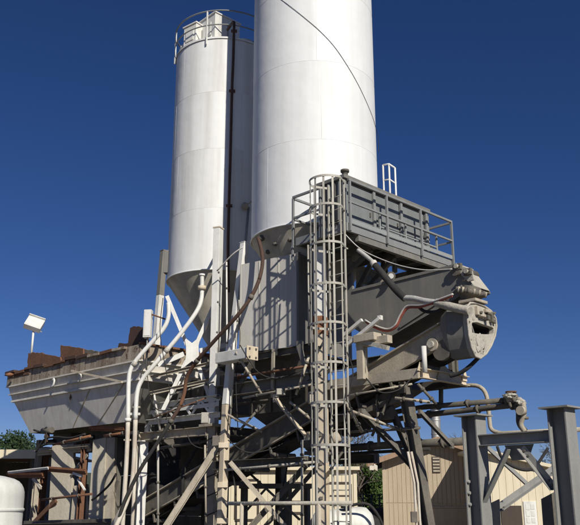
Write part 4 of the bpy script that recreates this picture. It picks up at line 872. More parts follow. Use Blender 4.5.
def hbar(name, x0,y0,x1,y1,a,w,hgt,mat,label,cat='beam'):
    p0, p1 = onA(x0,y0,a), onA(x1,y1,a); t = thing(name,(p0+p1)/2,label,cat); MB().angle(p0,p1,hgt,.014,side=-1).build('angle', mat, t); MB().bar(p0,p1,w*.4,hgt,off=(0,-.0)).build('web', mat, t)
hbar('rusty_beam', 47,468,86,471,-.25,.06,.1,'rust_bright','rusty horizontal beam across the left upright slab')
hbar('rusty_beam', 8,474,43,474,-.3,.06,.11,'rust_bright','rusty beam end sticking out left of the hopper supports')
hbar('pale_board', 8,472,48,467.5,-.36,.05,.05,'white_paint','pale board lying on the rusty beam end','board')
hbar('support_beam', 36,451,90,446,.05,.1,.14,'dust_steel','grey beam under the hopper gates')
hbar('base_beam', 24,524,112,522,-.2,.1,.18,'dark_steel','dark base beam under the upright slabs')
hbar('rust_shelf', 90,427,125,428,-.15,.2,.1,'rust_bright','rusty shelf plate under right end of the hopper')
def dbar(x0,y0,x1,y1,a,w,mat,label,cat='brace'):
    p0,p1 = onA(x0,y0,a), onA(x1,y1,a); t = thing('loose_brace', p1, label, cat); MB().bar(p0,p1,.05,w,up=RX.cross((p1-p0).normalized())).build('member', mat, t, bevel=.005); MB().bar(p0,p1,.07,w*.3,up=RX.cross((p1-p0).normalized()),off=(0,w*.3)).build('edge', mat, t)
dbar(88,455,72,474,.1,.1,'dust_steel','short diagonal brace between post and left slab'); dbar(33,524,56,500,-.1,.16,'rust','rusty diagonal brace at foot of left slab'); dbar(33,478,41,488,-.2,.1,'tan_pipe','pale splintered brace by leftmost hopper post')
dbar(73,473,82,476,-.2,.07,'white_paint','white strip hanging under the rusty beam'); dbar(78,479,85,490,-.15,.04,'white_paint','thin pale stick leaning on the small slab')
dbar(109,533,125,503,-.3,.14,'tan_pipe','brown diagonal brace at foot of the white pipes')
dbar(118,480,112,500,.3,.08,'dark_steel','dark brace near the dark post under hopper')
for i,(pts,a,lab) in enumerate((([(36,452),(44,440),(55,437),(70,438),(85,434)],-.35,'black air hose draped under hopper gates'),([(40,447),(48,444),(62,444),(80,441),(92,437)],-.3,'second air hose just under the first draped hose'),([(92,500),(100,494),(110,484),(116,474)],-.25,'dark hose slung across the right slab'),([(34,430),(42,432),(47,428),(45,445)],-.4,'short black hose at hopper left gate'))):
    P_ = [onA(x,y,a) for x,y in pts]; tag(MB().tube(smooth_path(P_,5), .03, 8).build('air_hose','rubber',loc=P_[0]), lab, 'hose')
gm = thing('gate_motor', onA(46,434,-.35), 'dark gate motor hanging at left foot of the hopper', 'motor')
MB().tube([onA(43,431,-.35), onA(52,430,-.35)], .09, 12).build('body','dark_steel',gm); MB().lump(onA(47,436,-.35), .1, 6, 1).build('gearbox','rust',gm); MB().tube([onA(47,428,-.35), onA(47,442,-.35)], .03, 8).build('shaft','rust',gm)

# drums / screw conveyor under shorter silo
rw = thing('dark_backdrop', W(2.75, 10.2, 0), 'added dark backdrop wall behind the slabs under the hopper', 'wall')  # added backdrop, stands in for the dark interior seen between the slabs
for k_ in range(3):
    MB().box(W(2.75, 10.6, .6+1.22*k_), RX*.12, LX*3.2, UP*.6).build('backdrop_course', 'dark_steel', rw)
MB().box(W(2.7, 7.25, 1.75), RX*.2, LX*.12, UP*1.75).build('backdrop_end', 'dark_steel', rw)
dr = thing('discharge_drum', atY(164,470,22.9), 'dark ribbed drum hanging behind the white frame column', 'drum'); q = atY(164, 470, 22.9); dr.location.z = 1.6
MB().lathe(V((q.x,q.y,0)), [(.1,1.7),(.40,1.75),(.44,1.8),(.44,2.05),(.41,2.06),(.41,2.3),(.44,2.31),(.44,2.5),(.41,2.51),(.41,2.75),(.44,2.76),(.44,3.05),(.3,3.1),(.2,3.2)], 32, smooth=False).build('shell','rubber',dr); MB().tube([V((q.x,q.y,3.1)), V((q.x,q.y,3.5))], .12, 12).build('neck','dark_steel',dr)
sc = thing('screw_conveyor', C1+UP*5.4, 'dark screw conveyor tube below the cone of shorter silo', 'conveyor')
MB().tube([C1+UP*5.35, C1+V((2.6,-1.8,-.2))+UP*5.2], .16, 16).build('tube','dark_steel',sc); MB().box(C1+UP*5.42, RX*.3, LX*.3, UP*.12).build('inlet','dust_steel',sc)

# ================================================================== WHITE AND RUST PIPES ON THE LEFT
def ypipe(name, pts, r, segs, label):
    """pts: (x, y, Y)"""
    P_ = [atY(*q) for q in pts]; t = thing(name, P_[-1], label, 'pipe')
    F_ = smooth_path(P_, 6)
    for (i0, i1, mat, nm) in segs: MB().tube(F_[i0*6:i1*6+1], r, 14).build(nm, mat, t)
    if name == 'blow_pipe':
        for i in (5,): d_ = (P_[i]-P_[i-1]).normalized(); q = (P_[i]+P_[i-1])/2; MB().tube([q-d_*.06, q+d_*.06], r*1.18, 14).build('coupling', 'galv_warm', t)
        for i in (8,): q = (P_[i]+P_[i-1])/2; MB().box(q+V((0,.06,0)), V((.09,0,0)), V((0,.05,0)), UP*.02).build('pipe_clamp', 'dust_steel', t)
    return t, P_
YW = 20.3
t, P_ = ypipe('blow_pipe', [(168.5,303,YW),(168.5,316,YW),(164,328,YW),(152,342,YW),(138,358,YW),(130.5,370,YW),(128.5,385,YW),(128,420,YW),(126.5,460,YW),(124,500,YW),(121.5,545,YW)], .056, ((0,7,'white_paint','upper_pipe'),(7,10,'tan_pipe','lower_pipe')), 'left white bent pipe running down in front of the hopper')
MB().tube([P_[7]-UP*.04, P_[7]+UP*.04], .08, 14).build('coupling','white_paint',t)
t, P_ = ypipe('blow_pipe', [(202,276,20.35),(202,288,20.35),(201,301,20.3),(195,314,20.25),(178,337,YW-.05),(155,364,YW-.1),(142,380,YW-.1),(137,394,YW-.1),(135.5,420,YW-.1),(134,460,YW-.1),(132,482,YW-.1),(126,504,YW-.2),(112,535,YW-.4)], .056, ((0,8,'white_paint','upper_pipe'),(8,12,'tan_pipe','lower_pipe')), 'right white bent pipe with flange below the shorter silo')
MB().tube([P_[1]-UP*.05, P_[1]+UP*.05], .11, 16).build('flange','cream_paint',t); MB().tube([P_[0], P_[0]+UP*.05], .08, 14).build('cap','white_paint',t); MB().bar(atY(126,414,YW+.1), atY(140,414,YW), .04, .06).build('clamp_bar','white_paint',t)
t, P_ = ypipe('delivery_hose', [(258,238,19.0),(261.5,250,18.75),(262.5,263,18.6),(259,280,18.5),(251,297,18.45),(237,316,18.5),(216,339,18.9),(197,361,19.3),(187,377,19.6),(184.5,392,19.7),(180,406,19.7),(171,421,19.7),(158,442,19.8),(140,470,19.9),(124,503,20.0),(118,525,20.0)], .046, ((0,3,'rust_pipe','top_bend'),(3,7,'rust_pipe','middle_run'),(7,10,'rust','lower_bend'),(10,11,'rust_pipe','lower_run'),(11,15,'rubber','tail')), 'rust brown delivery hose sweeping down from tall silo cone')
for i in (4, 7, 11): d_ = (P_[i]-P_[i-1]).normalized(); MB().tube([P_[i]-d_*.05, P_[i]+d_*.05], .064, 12).build('coupling','dark_steel',t)
p0, p1, p2 = atY(217,271,19.9), atY(232,255,19.6), atY(243,247,19.5)
tag(MB().tube(smooth_path([p0,p1,p2],5), .018, 6).build('thin_cable','hose_white',loc=p0), 'thin pale cable from square post to slanted leg', 'cable')
for i,(pts,Y,lab) in enumerate((([(163,298),(160,330),(164,360),(170,395),(166,420)],20.0,'thin wire hanging beside the white silo leg'),([(148,345),(147,370),(150,398)],20.5,'thin wire below the junction cabinet'),([(238,300),(240,340),(236,380),(238,430)],19.0,'black cable dangling beside the slanted leg'))):
    P_ = [atY(x,y,Y) for x,y in pts]; tag(MB().tube(smooth_path(P_,5), .011, 6).build('hanging_wire','rubber',loc=P_[-1]), lab, 'cable')

# ================================================================== CENTRE LOW STEELWORK
def cbar(name, x0,y0,x1,y1,Y,w,mat,label,ground=False,cat='brace'):
    p0, p1 = atY(x0,y0,Y), atY(x1,y1,Y)
    if ground: d_ = p1-p0; p1 = p0 + d_*((0-p0.z)/d_.z)
    t = thing(name, p1, label, cat); MB().angle(p0,p1,w,.012,up=V((0,-1,0)) if abs((p1-p0).normalized().y) < .9 else UP).build('angle',mat,t); MB().bar(p0,p1,w*.3,.02,up=V((0,-1,0)),off=(w*.35,.02)).build('lip',mat,t)
cbar('floor_brace', 230,462,288,530,18.2,.10,'dust_steel','pale brace of the low X falling to the right',True)
cbar('floor_brace', 309,462,248,530,18.4,.13,'dark_steel','dark brace of the low X falling to the left',True)
cbar('floor_brace', 318,466,262,530,18.8,.1,'dark_steel','second dark brace parallel in the low X',True)
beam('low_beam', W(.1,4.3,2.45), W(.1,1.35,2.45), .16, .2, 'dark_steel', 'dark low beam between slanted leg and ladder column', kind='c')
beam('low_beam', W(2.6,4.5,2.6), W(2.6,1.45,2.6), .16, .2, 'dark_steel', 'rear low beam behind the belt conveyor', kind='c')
wb = thing('work_bench', atY(275,540,21.5), 'dark steel bench frame standing below the conveyor', 'bench'); 
bz = atY(275,486,21.5).z; X0, X1 = atY(239,486,21.5).x, atY(312,486,21.5).x
MB().box(V(((X0+X1)/2,21.9,bz)), V(((X1-X0)/2,0,0)), V((0,.45,0)), UP*.06).build('top','dark_steel',wb)
for x in (X0+.12, (X0+X1)/2+.35, X1-.12):
    for y in (21.55, 22.25): MB().bar(V((x,y,0)), V((x,y,bz-.06)), .11, .11).build('leg','dark_steel',wb)
MB().bar(V((X0+.12,21.5,bz-.7)), V((X0+.7,21.5,bz-.06)), .05, .06).build('knee','dark_steel',wb); MB().bar(V((X0,21.5,.95)), V((X1,21.5,.95)), .06, .08).build('stretcher','dark_steel',wb)
for i,(x0,y0,x1,y1,lab) in enumerate(((232,466,236,530,'black cable hanging left of the low X'),(270,505,274,530,'short black cable at crossing of low X'),(287,448,283,486,'black cable hanging from the conveyor underside'))):
    P_ = [atY(x0,y0,19.2), atY((x0+x1)/2+2,(y0+y1)/2,19.2), atY(x1,y1,19.2)]; tag(MB().tube(smooth_path(P_,5), .018, 6).build('hanging_cable','rubber',loc=P_[-1]), lab, 'cable')
ml = thing('transfer_motor', W(1.1,1.9,3.2), 'dark drive motor tucked under the belt conveyor', 'motor'); MB().tube([W(.75,1.9,2.9), W(.75,1.2,2.9)], .2, 18).build('body','dark_steel',ml); MB().box(W(.75,1.55,2.66), RX*.22, LX*.3, UP*.04).build('foot','dark_steel',ml); MB().lump(W(.75,1.1,2.95), .14, 7, 2).build('gearbox','dust_steel',ml)

def tbar(name, x0,y0,x1,y1,Y0,Y1,r,mat,label,cat='pipe',clips=3):
    p0, p1 = atY(x0,y0,Y0), atY(x1,y1,Y1); t = thing(name, p1, label, cat); MB().tube([p0,p1], r, 8).build('tube', mat, t)
    for k_ in range(clips): q = p0.lerp(p1,(k_+.5)/clips); d_ = (p1-p0).normalized(); MB().tube([q-d_*.025,q+d_*.025], r*1.6, 8).build('clip', 'dark_steel', t)
tbar('conduit', 226.5,262,227.5,430,19.9,19.7,.022,'white_paint','thin white conduit just right of the square post')
tbar('conduit', 239,300,229.5,430,19.3,19.2,.018,'galv_warm','slim grey conduit following the slanted leg')
tbar('conduit', 158,436,158,530,20.9,20.9,.03,'galv_warm','slim grey riser right of the white frame column')
tbar('conduit', 205,445,206,530,19.9,19.9,.025,'dust_steel','thin dusty riser left of the square post')
tbar('conduit', 243,398,330,381,18.4,17.0,.025,'dust_steel','thin dusty pipe resting on the deep dark beam')
tbar('conduit', 226,470,316,462,18.6,17.4,.028,'concrete_dust','pale pipe along the dark low beam')
tbar('conduit', 346,396,412,384,16.3,15.6,.02,'dust_steel','thin pipe under the pale channel frame')
tbar('conduit', 349,410,405,432,16.6,16.8,.03,'dust_steel','pale thin brace below the transfer box','brace')
tbar('conduit', 392,392,372,436,16.9,17.2,.03,'dark_steel','thin dark brace left of the sloping leg','brace')
tbar('conduit', 170,395,214,382,20.2,19.9,.02,'galv_warm','thin grey pipe along the white lattice girder')
tbar('conduit', 153,418,206,398,20.4,20.1,.018,'rust','thin rusty rod below the white lattice girder')
tbar('conduit', 296,395,309,356,17.6,17.5,.03,'dust_steel','short dusty diagonal left of the ladder column','brace')
tbar('conduit', 236,352,262,395,18.7,18.6,.03,'dust_steel','dusty diagonal below the white box beam','brace')
tbar('conduit', 302,440,302,530,17.6,17.6,.028,'galv_warm','slim grey riser left of the ladder column')
tbar('conduit', 308,245,309,345,17.4,17.2,.02,'galv_warm','thin riser on the edge of the clad bin')
for i,(pts,Y,lab) in enumerate((([(240,345),(258,372),(280,378),(306,368)],17.9,'black cable sagging under the clad bin'),([(347,352),(353,372),(349,398),(354,420)],16.0,'black cable hanging right of the ladder cage'),([(366,378),(380,392),(398,390),(412,378)],15.5,'black cable looping under the pale channel frame'),([(186,430),(192,444),(206,448),(216,436)],20.0,'black cable drooping under the grey frame beam'),([(150,398),(158,410),(172,408),(184,397)],20.1,'black cable drooping in front of white lattice girder'),([(228,440),(246,452),(268,450),(290,440)],18.0,'black cable drooping under the belt conveyor'))):
    P_ = [atY(x,y,Y) for x,y in pts]; tag(MB().tube(smooth_path(P_,6), .013, 6).build('loose_cable','rubber',loc=P_[0]), lab, 'cable')
for (x0,y0,x1,y1,Y0,Y1,r,mat,lab) in (
    (377,392,379,446,17.2,17.2,.035,'dark_steel','dark thin hanger between transfer box and thick pipe'),
    (350,432,420,428,17.6,16.4,.03,'dark_steel','dark thin pipe above the thick dark pipe'),
    (346,402,362,432,16.4,16.9,.035,'dust_steel','short pale brace just right of the ladder cage'),
    (395,398,430,402,16.2,16.0,.03,'dust_steel','short pale pipe under the end channel'),
    (418,384,436,404,15.7,15.9,.03,'dark_steel','short dark brace under the conveyor stand corner'),
    (352,438,330,470,17.4,17.4,.03,'dark_steel','dark thin brace behind ladder above cream roof'),
    (150,370,160,430,21.6,21.8,.03,'white_paint','thin white brace left of the star gusset'),
    (206,372,226,352,20.8,20.6,.025,'galv_warm','thin grey brace right of the star gusset'),
    (166,405,186,372,21.0,21.0,.025,'white_paint','short white diagonal under the star gusset'),
    (228,415,262,432,18.9,18.9,.03,'dust_steel','dusty short brace below the deep dark beam left end'),
    (262,405,240,430,19.0,19.0,.03,'dark_steel','dark short brace crossing below the deep beam'),
    (290,402,312,420,17.9,17.6,.03,'dust_steel','dusty short brace beside the sunlit diagonal'),
    (160,448,214,440,21.6,20.6,.04,'dark_steel','dark pipe just under the grey frame beam'),
    (178,500,215,478,20.6,20.3,.03,'dust_steel','dusty handrail along the belt conveyor'),
    (40,500,92,494,22.6,21.0,.03,'rust','rusty rod across the lower slabs'),
    (56,444,90,436,22.4,21.2,.035,'rust_bright','bright rusty pipe under the hopper gates'),
    (104,436,130,432,20.9,20.4,.035,'rust_bright','bright rusty pipe behind the left white pipe'),
    (246,470,300,520,20.6,20.6,.03,'dark_steel','dark thin brace in front of the steel bench')):
    tbar('thin_strut', x0,y0,x1,y1,Y0,Y1,r,mat,lab,'brace',2)
# small boxes on the steelwork
for (x,y,Y,w_,h_,mat,lab) in ((205,418,19.8,.09,.13,'galv_warm','small grey junction box left of the square post'),(312,398,16.9,.08,.12,'dust_steel','small dusty junction box on ladder column left side'),(281,392,17.8,.1,.07,'concrete_dust','small crusted block on the deep dark beam')):
    q = atY(x,y,Y); t = thing('junction_box', q, lab, 'box'); MB().box(q, V((w_,0,0)), V((0,.06,0)), UP*h_).build('housing', mat, t, bevel=.01); MB().box(q+V((0,-.064,0)), V((w_*.85,0,0)), V((0,.004,0)), UP*h_*.85).build('cover', mat, t)

# ================================================================== SHED
SY = 38.0
sx0 = atY(384.5, 500, SY).x; sx1 = sx0 + 5.0; sez = atY(384.5, 459, SY).z; srz = sez + .85; smx = (sx0+sx1)/2; depth = 8
sh = thing('beige_shed', (smx, SY+depth/2, 0), 'beige board sided shed with low gable roof behind the plant', 'shed')
seam = atY(420, 503, SY).z
def gable(z0, z1):
    m = MB(); n = 25; w = (sx1-sx0)/n
    for i in range(n):
        x0 = sx0 + w*i + .008; x1 = sx0 + w*(i+1) - .008
        ta = lambda x: min(z1, sez + (srz-sez)*(1-abs(x-smx)/(smx-sx0)) - .02)
        m.prism([V((x0,SY,z0)), V((x1,SY,z0)), V((x1,SY,ta(x1))), V((x0,SY,ta(x0)))], V((0,.03,0)))
    return m
gable(.05, seam-.012).build('lower_siding', 'wood_beige', sh, kind='stuff'); gable(seam+.012, 99).build('upper_siding', 'wood_beige', sh, kind='stuff')
MB().prism([V((sx0,SY+.02,0)), V((sx1,SY+.02,0)), V((sx1,SY+.02,sez-.03)), V((smx,SY+.02,srz-.03)), V((sx0,SY+.02,sez-.03))], V((0,depth-.04,0))).build('core_wall','wood_beige',sh)
for x in (sx0, sx1): MB().box(V((x,SY+.0,(sez-.05)/2)), V((.06,0,0)), V((0,.05,0)), UP*((sez-.1)/2)).build('corner_board','wood_beige',sh)
OVH = .6
for s_ in (-1, 1):
    e = V((smx + s_*((smx-sx0)+.7), 0, sez - (srz-sez)*.7/(smx-sx0))); r0 = V((smx,0,srz)); d_ = (e-r0)
    m = MB(); m.prism([r0+V((0,SY-OVH,0)), e+V((0,SY-OVH,0)), e+V((0,SY-OVH,.08)), r0+V((0,SY-OVH,.08))], V((0,depth+OVH+.4,0))); ro = m.build('roof_slope','roof_shingle',sh)
    MB().prism([r0+V((0,SY-OVH-.03,-.14)), e+V((0,SY-OVH-.03,-.14)), e+V((0,SY-OVH-.03,.1)), r0+V((0,SY-OVH-.03,.1))], V((0,.028,0))).build('fascia_board','fascia',sh)
    q = e+V((0,SY+depth/2-OVH/2,0)); MB().box(q+V((s_*.03,0,0)), V((.02,0,0)), V((0,(depth+OVH)/2,0)), UP*.1).build('eave_board','fascia',sh)
vq = atY(435.5, 465, SY-.02); vw = thing if False else None
v_ = MB().box(vq, V((.17,0,0)), V((0,.02,0)), UP*.36).build('gable_vent','trim_dark',sh)
for k_ in range(5): MB().box(vq+V((0,-.03,-.28+.14*k_)), V((.15,0,0)), V((0,.015,0)), UP*.035).build('vent_slat','dust_steel',v_)
dq = atY(452, 520, SY-.01); MB().box(V((dq.x,SY-.015,.7)), V((1.0,0,0)), V((0,.012,0)), UP*.62).build('sliding_door','wood_beige',sh, bevel=.006); MB().bar(V((dq.x-1.1,SY-.035,1.36)), V((dq.x+1.1,SY-.035,1.36)), .04, .06).build('door_track','dust_steel',sh)
rt = rad(-7.5); sh.rotation_euler.z = rt; cr_ = V((sx0, SY, 0)) - sh.location; nr_ = Matrix.Rotation(rt, 3, 'Z') @ V((cr_.x, cr_.y, 0)); sh.location += V((cr_.x-nr_.x, cr_.y-nr_.y, 0))
ck = atY(436.5, 440, SY+1.0); fl = thing('flue_stack', (ck.x,ck.y,srz-.3), 'round metal flue stack with flat cap above shed roof', 'flue')
zt = atY(437, 404, SY+1.0).z
MB().lathe(V((ck.x,ck.y,0)), [(.23,srz-.4),(.23,zt-.15)], 28).build('pipe','flue',fl)
for z in (srz+.35, srz+1.0): MB().lathe(V((ck.x,ck.y,0)), [(.235,z-.04),(.25,z),(.235,z+.04)], 28).build('band','flue',fl)
MB().lathe(V((ck.x,ck.y,0)), [(.24,zt-.15),(.58,zt-.08),(.58,zt-.03),(.2,zt+.06),(.01,zt+.08)], 28).build('cap','flue',fl)
# birdhouse like lamp at eave
q = atY(371.5, 468, SY-1.2); lt = thing('eave_lamp', q, 'small pale security lamp hanging from the shed eave', 'lamp'); MB().box(q, V((.1,.02,0)), V((0,.12,0)), UP*.1).build('head','tan_pipe',lt,bevel=.01); MB().tube([q+UP*.08, q+V((.05,0,.4))], .03, 8).build('stem','dust_steel',lt); MB().box(q+V((.18,0,.02)), V((.08,0,-.04)), V((0,.1,0)), UP*.12).build('second_head','tan_pipe',lt,bevel=.01)

# cream building behind right columns
BY = 34.0
bx0, bx1 = atY(484, 480, BY).x, atY(556, 480, BY).x+.6
z0_, z1_ = atY(487, 449, BY).z, atY(553, 467, BY).z
cb_ = thing('cream_building', ((bx0+bx1)/2, BY+3, 0), 'bright cream building with sloping roof behind the steel columns', 'building')
sl = (z1_-z0_)/(bx1-.6-bx0)
m = MB(); nb = 12
for i in range(nb):
    x0 = bx0+(bx1-bx0)*i/nb+.006; x1 = bx0+(bx1-bx0)*(i+1)/nb-.006; m.prism([V((x0,BY,0)),V((x1,BY,0)),V((x1,BY,z0_-.1+sl*(x1-bx0))),V((x0,BY,z0_-.1+sl*(x0-bx0)))], V((0,.04,0)))
m.build('siding','wall_cream',cb_,kind='stuff')
MB().prism([V((bx0,BY+.03,0)),V((bx1,BY+.03,0)),V((bx1,BY+.03,z0_-.12+sl*(bx1-bx0))),V((bx0,BY+.03,z0_-.12))], V((0,6,0))).build('core_wall','wall_cream',cb_)
MB().prism([V((bx0-.3,BY-.35,z0_-.08)),V((bx1+.4,BY-.35,z0_-.08+sl*(bx1-bx0+.4))),V((bx1+.4,BY-.35,z0_+.06+sl*(bx1-bx0+.4))),V((bx0-.3,BY-.35,z0_+.06))], V((0,6.8,0))).build('roof_slope','wall_cream',cb_)
q = atY(531, 520, BY-.03); wd = MB().box(V((q.x,BY-.02,1.0)), V((.26,0,0)), V((0,.02,0)), UP*.62).build('door','white_paint',cb_,bevel=.006)
for i in range(2):
    for j in range(4): MB().box(V((q.x-.1+.2*i,BY-.045,.62+.26*j)), V((.075,0,0)), V((0,.006,0)), UP*.1).build('door_pane','poly_tank',wd)
q = atY(512, 520, BY-.03); MB().box(V((q.x,BY-.02,.85)), V((.42,0,0)), V((0,.03,0)), UP*.6).build('door','trim_dark',cb_,bevel=.006, label='dark brown door')

# modular cream building behind centre
MY = 33.0
mx0, mx1 = atY(150, 480, MY).x, atY(356.5, 480, MY).x; mz = atY(300, 469, MY).z
mb = thing('modular_building', ((mx0+mx1)/2, MY+2, 0), 'long flat roofed cream building behind the low steelwork', 'building')
m = MB(); nb = 28
for i in range(nb):
    x0 = mx0+(mx1-mx0)*i/nb+.006; x1 = mx0+(mx1-mx0)*(i+1)/nb-.006; m.box(V(((x0+x1)/2,MY,mz/2)), V(((x1-x0)/2,0,0)), V((0,.02,0)), UP*(mz/2-.05))
m.build('siding','wall_cream',mb,kind='stuff'); MB().box(V(((mx0+mx1)/2,MY+2.52,mz/2-.03)), V(((mx1-mx0)/2-.01,0,0)), V((0,2.5,0)), UP*(mz/2-.04)).build('core_wall','wall_cream',mb)
MB().box(V(((mx0+mx1)/2,MY+2.4,mz+.02)), V(((mx1-mx0)/2+.12,0,0)), V((0,2.65,0)), UP*.07).build('roof','wall_cream',mb,bevel=.01)
MB().box(V((mx1-.06,MY-.03,mz/2)), V((.07,0,0)), V((0,.03,0)), UP*(mz/2-.06)).build('corner_trim','wall_cream',mb)
for px0, px1, y0, y1 in ((237,257,481,519),(329,350,484,503),(188,207,492,520),(285,303,484,512)):
    a_, b_ = atY(px0,y0,MY-.03), atY(px1,y1,MY-.03); c_ = (a_+b_)/2; w_ = (b_.x-a_.x)/2; h_ = (a_.z-b_.z)/2
    m = MB()
    for (xa,za,xb,zb) in ((a_.x-.05,b_.z-.04,b_.x+.05,b_.z-.04),(a_.x-.05,a_.z+.04,b_.x+.05,a_.z+.04)): m.bar(V((xa,MY-.045,za)), V((xb,MY-.045,zb)), .04, .08)
    for xa in (a_.x-.04, b_.x+.04): m.bar(V((xa,MY-.045,b_.z+.001)), V((xa,MY-.045,a_.z-.001)), .08, .04, up=V((0,1,0)))
    wdw = m.build('window','trim_dark',mb)
    MB().box(V((c_.x,MY-.026,c_.z)), V((w_-.003,0,0)), V((0,.004,0)), UP*(h_-.003)).build('pane','wall_cream',wdw)
    MB().box(V((c_.x,MY-.04,c_.z-h_*.25)), V((w_-.003,0,0)), V((0,.008,0)), UP*.03).build('mullion','trim_dark',wdw)

# white curved tank near building, dark heap
q = atY(343, 530, 24.0)
wt = thing('white_bowser', V((q.x,24,0)), 'white rounded bowser tank standing behind the foot of ladder', 'tank')
zt = atY(350, 510, 24).z
MB().lathe(V((q.x-.9,24,zt-.55)), [(.01,0),(.3,.03),(.46,.15),(.5,.35),(.5,1.45),(.46,1.65),(.3,1.78),(.01,1.82)], 28, axis=V((1,.15,.1))).build('barrel','poly_tank',wt)
for dx in (-.5, .7): MB().box(V((q.x+dx,24.1,(zt-1.0)/2+.0)), V((.08,0,0)), V((0,.45,0)), UP*((zt-1.0)/2+.05)).build('saddle','dark_steel',wt)
MB().tube([V((q.x+.1,23.9,zt+.05)), V((q.x+.1,23.9,zt+.14))], .16, 14).build('filler_cap','rubber',wt); MB().tube(smooth_path([V((q.x+.1,23.5,zt+.1)),V((q.x+.7,23.4,zt+.15)),V((q.x+1.1,23.45,zt-.5)),V((q.x+1.0,23.5,zt-1.2))],5), .04, 8).build('hose','rubber',wt)
hp_ = MB(); hp_.lump(atY(375,545,40.0)+UP*-.3, 2.6, 3, 4, (1.7,1.2,.75), .25); o_ = hp_.build('dark_heap','rubber',loc=atY(375,545,40.0)); tag(o_, 'dark covered heap between cream building and beige shed', 'heap')
fn = thing('wire_fence', atY(370,500,46)*1, 'low wire fence in front of the trees left of shed', 'fence'); fn.location.z = 0
fx0, fx1 = atY(355,500,46).x, atY(388,500,46).x
for k_ in range(5): x = fx0+(fx1-fx0)*k_/4; MB().tube([V((x,46,0)),V((x,46,2.0))], .04, 8).build('fence_post','dark_steel',fn)
for z in (1.0,1.4,1.75,1.95): MB().tube([V((fx0,46,z)),V((fx1,46,z))], .02, 6).build('wire','dark_steel',fn)

# ================================================================== LEFT BACKGROUND: LOW BUILDING, TANK
LY = 31.0
lx1 = atY(40, 470, LY).x; lx0 = lx1 - 9; lz = atY(20, 453, LY).z
lb = thing('low_building', ((lx0+lx1)/2, LY+3, 0), 'low dark open shed with pale roof edge at far left', 'building')
MB().box(V(((lx0+lx1)/2,LY+2.5,lz-.02)), V(((lx1-lx0)/2+.5,0,0)), V((0,3.6,0)), UP*.05).build('roof','fascia',lb)
MB().box(V(((lx0+lx1)/2,LY-1.13,lz-.1)), V(((lx1-lx0)/2+.52,0,0)), V((0,.02,0)), UP*.16).build('fascia_board','wall_cream',lb)
MB().box(V(((lx0+lx1)/2,LY+5.5,lz/2-.05)), V(((lx1-lx0)/2,0,0)), V((0,.1,0)), UP*(lz/2-.06)).build('rear_wall','dark_steel',lb); MB().box(V((lx1,LY+2.7,lz/2-.05)), V((.1,0,0)), V((0,2.7,0)), UP*(lz/2-.06)).build('end_wall','dark_steel',lb); MB().box(V((lx0,LY+2.7,lz/2-.05)), V((.1,0,0)), V((0,2.7,0)), UP*(lz/2-.06)).build('end_wall','dark_steel',lb)
for k_ in range(4): x = lx0+.2+(lx1-lx0-.4)*k_/3; MB().bar(V((x,LY-.3,0)), V((x,LY-.3,lz-.08)), .14, .14).build('post','dark_steel',lb)
q = atY(21.5, 500, 14.0); tcx = q.x-.95
tk = thing('poly_tank', (tcx,14,0), 'cylindrical white plastic water tank at lower left', 'tank')
tz = atY(0, 474, 13.2).z
MB().lathe(V((tcx,14,0)), [(.93,.02),(.95,.1),(.95,.7),(.965,.72),(.965,.78),(.95,.8),(.95,tz-.34),(.945,tz-.27),(.925,tz-.2),(.89,tz-.14),(.84,tz-.09),(.76,tz-.05),(.6,tz-.01),(.4,tz+.02),(.01,tz+.04)], 72).build('shell','poly_tank',tk)
for z_ in (.35, 1.1, 1.5): MB().lathe(V((tcx,14,0)), [(.951,z_-.03),(.968,z_-.015),(.968,z_+.015),(.951,z_+.03)], 72).build('moulded_rib','poly_tank',tk)
MB().lathe(V((tcx,14,tz)), [(.22,0),(.22,.1),(.2,.12),(.01,.13)], 24).build('lid','poly_tank',tk); MB().tube([V((tcx+.3,13.08,.2)),V((tcx+.3,12.95,.2))], .05, 10).build('outlet','dark_steel',tk)

# ================================================================== TREES
def leafy(name, base, hgt, rad_, label, mat, nleaf, seed, size=.35, cat='tree'):
    rg = random.Random(seed); t = thing(name, base, label, cat, 'background trees'); m = MB()
    top = base+UP*hgt*.75; m.tube([base, base+V((rg.uniform(-.2,.2),0,hgt*.35)), top], [hgt*.03, hgt*.022, hgt*.008], 8)
    cl = []
    for k_ in range(16):
        an = rg.uniform(0,6.28); hh = rg.uniform(.3,.95); rr = rad_*(1-abs(hh-.55)*1.1)*rg.uniform(.35,1); c_ = base+V((math.cos(an)*rr, math.sin(an)*rr, hgt*hh*.95)); cl.append((c_, rad_*rg.uniform(.25,.5)))
        m.tube([base+UP*hgt*hh*.55, base.lerp(c_,.6)+UP*hgt*.2, c_], [hgt*.008,hgt*.005,.01], 5)
    m.build('trunk','bark',t); m = MB()
    V_, F_ = [], []
    for k_ in range(nleaf):
        c_, r_ = rg.choice(cl); d_ = V((rg.gauss(0,1),rg.gauss(0,1),rg.gauss(0,.8))).normalized()*r_*rg.random()**.4; p_ = c_+d_
        u_ = V((rg.gauss(0,1),rg.gauss(0,1),rg.gauss(0,1))).normalized(); w_ = u_.orthogonal().normalized(); sz = size*rg.uniform(.5,1.2); o_ = len(V_)
        V_ += [p_-u_*sz*.5, p_+w_*sz*.3, p_+u_*sz*.5, p_-w_*sz*.3]; F_.append((o_,o_+1,o_+2,o_+3))
    m.add(V_, F_); m.build('crown',mat,t,kind='stuff')
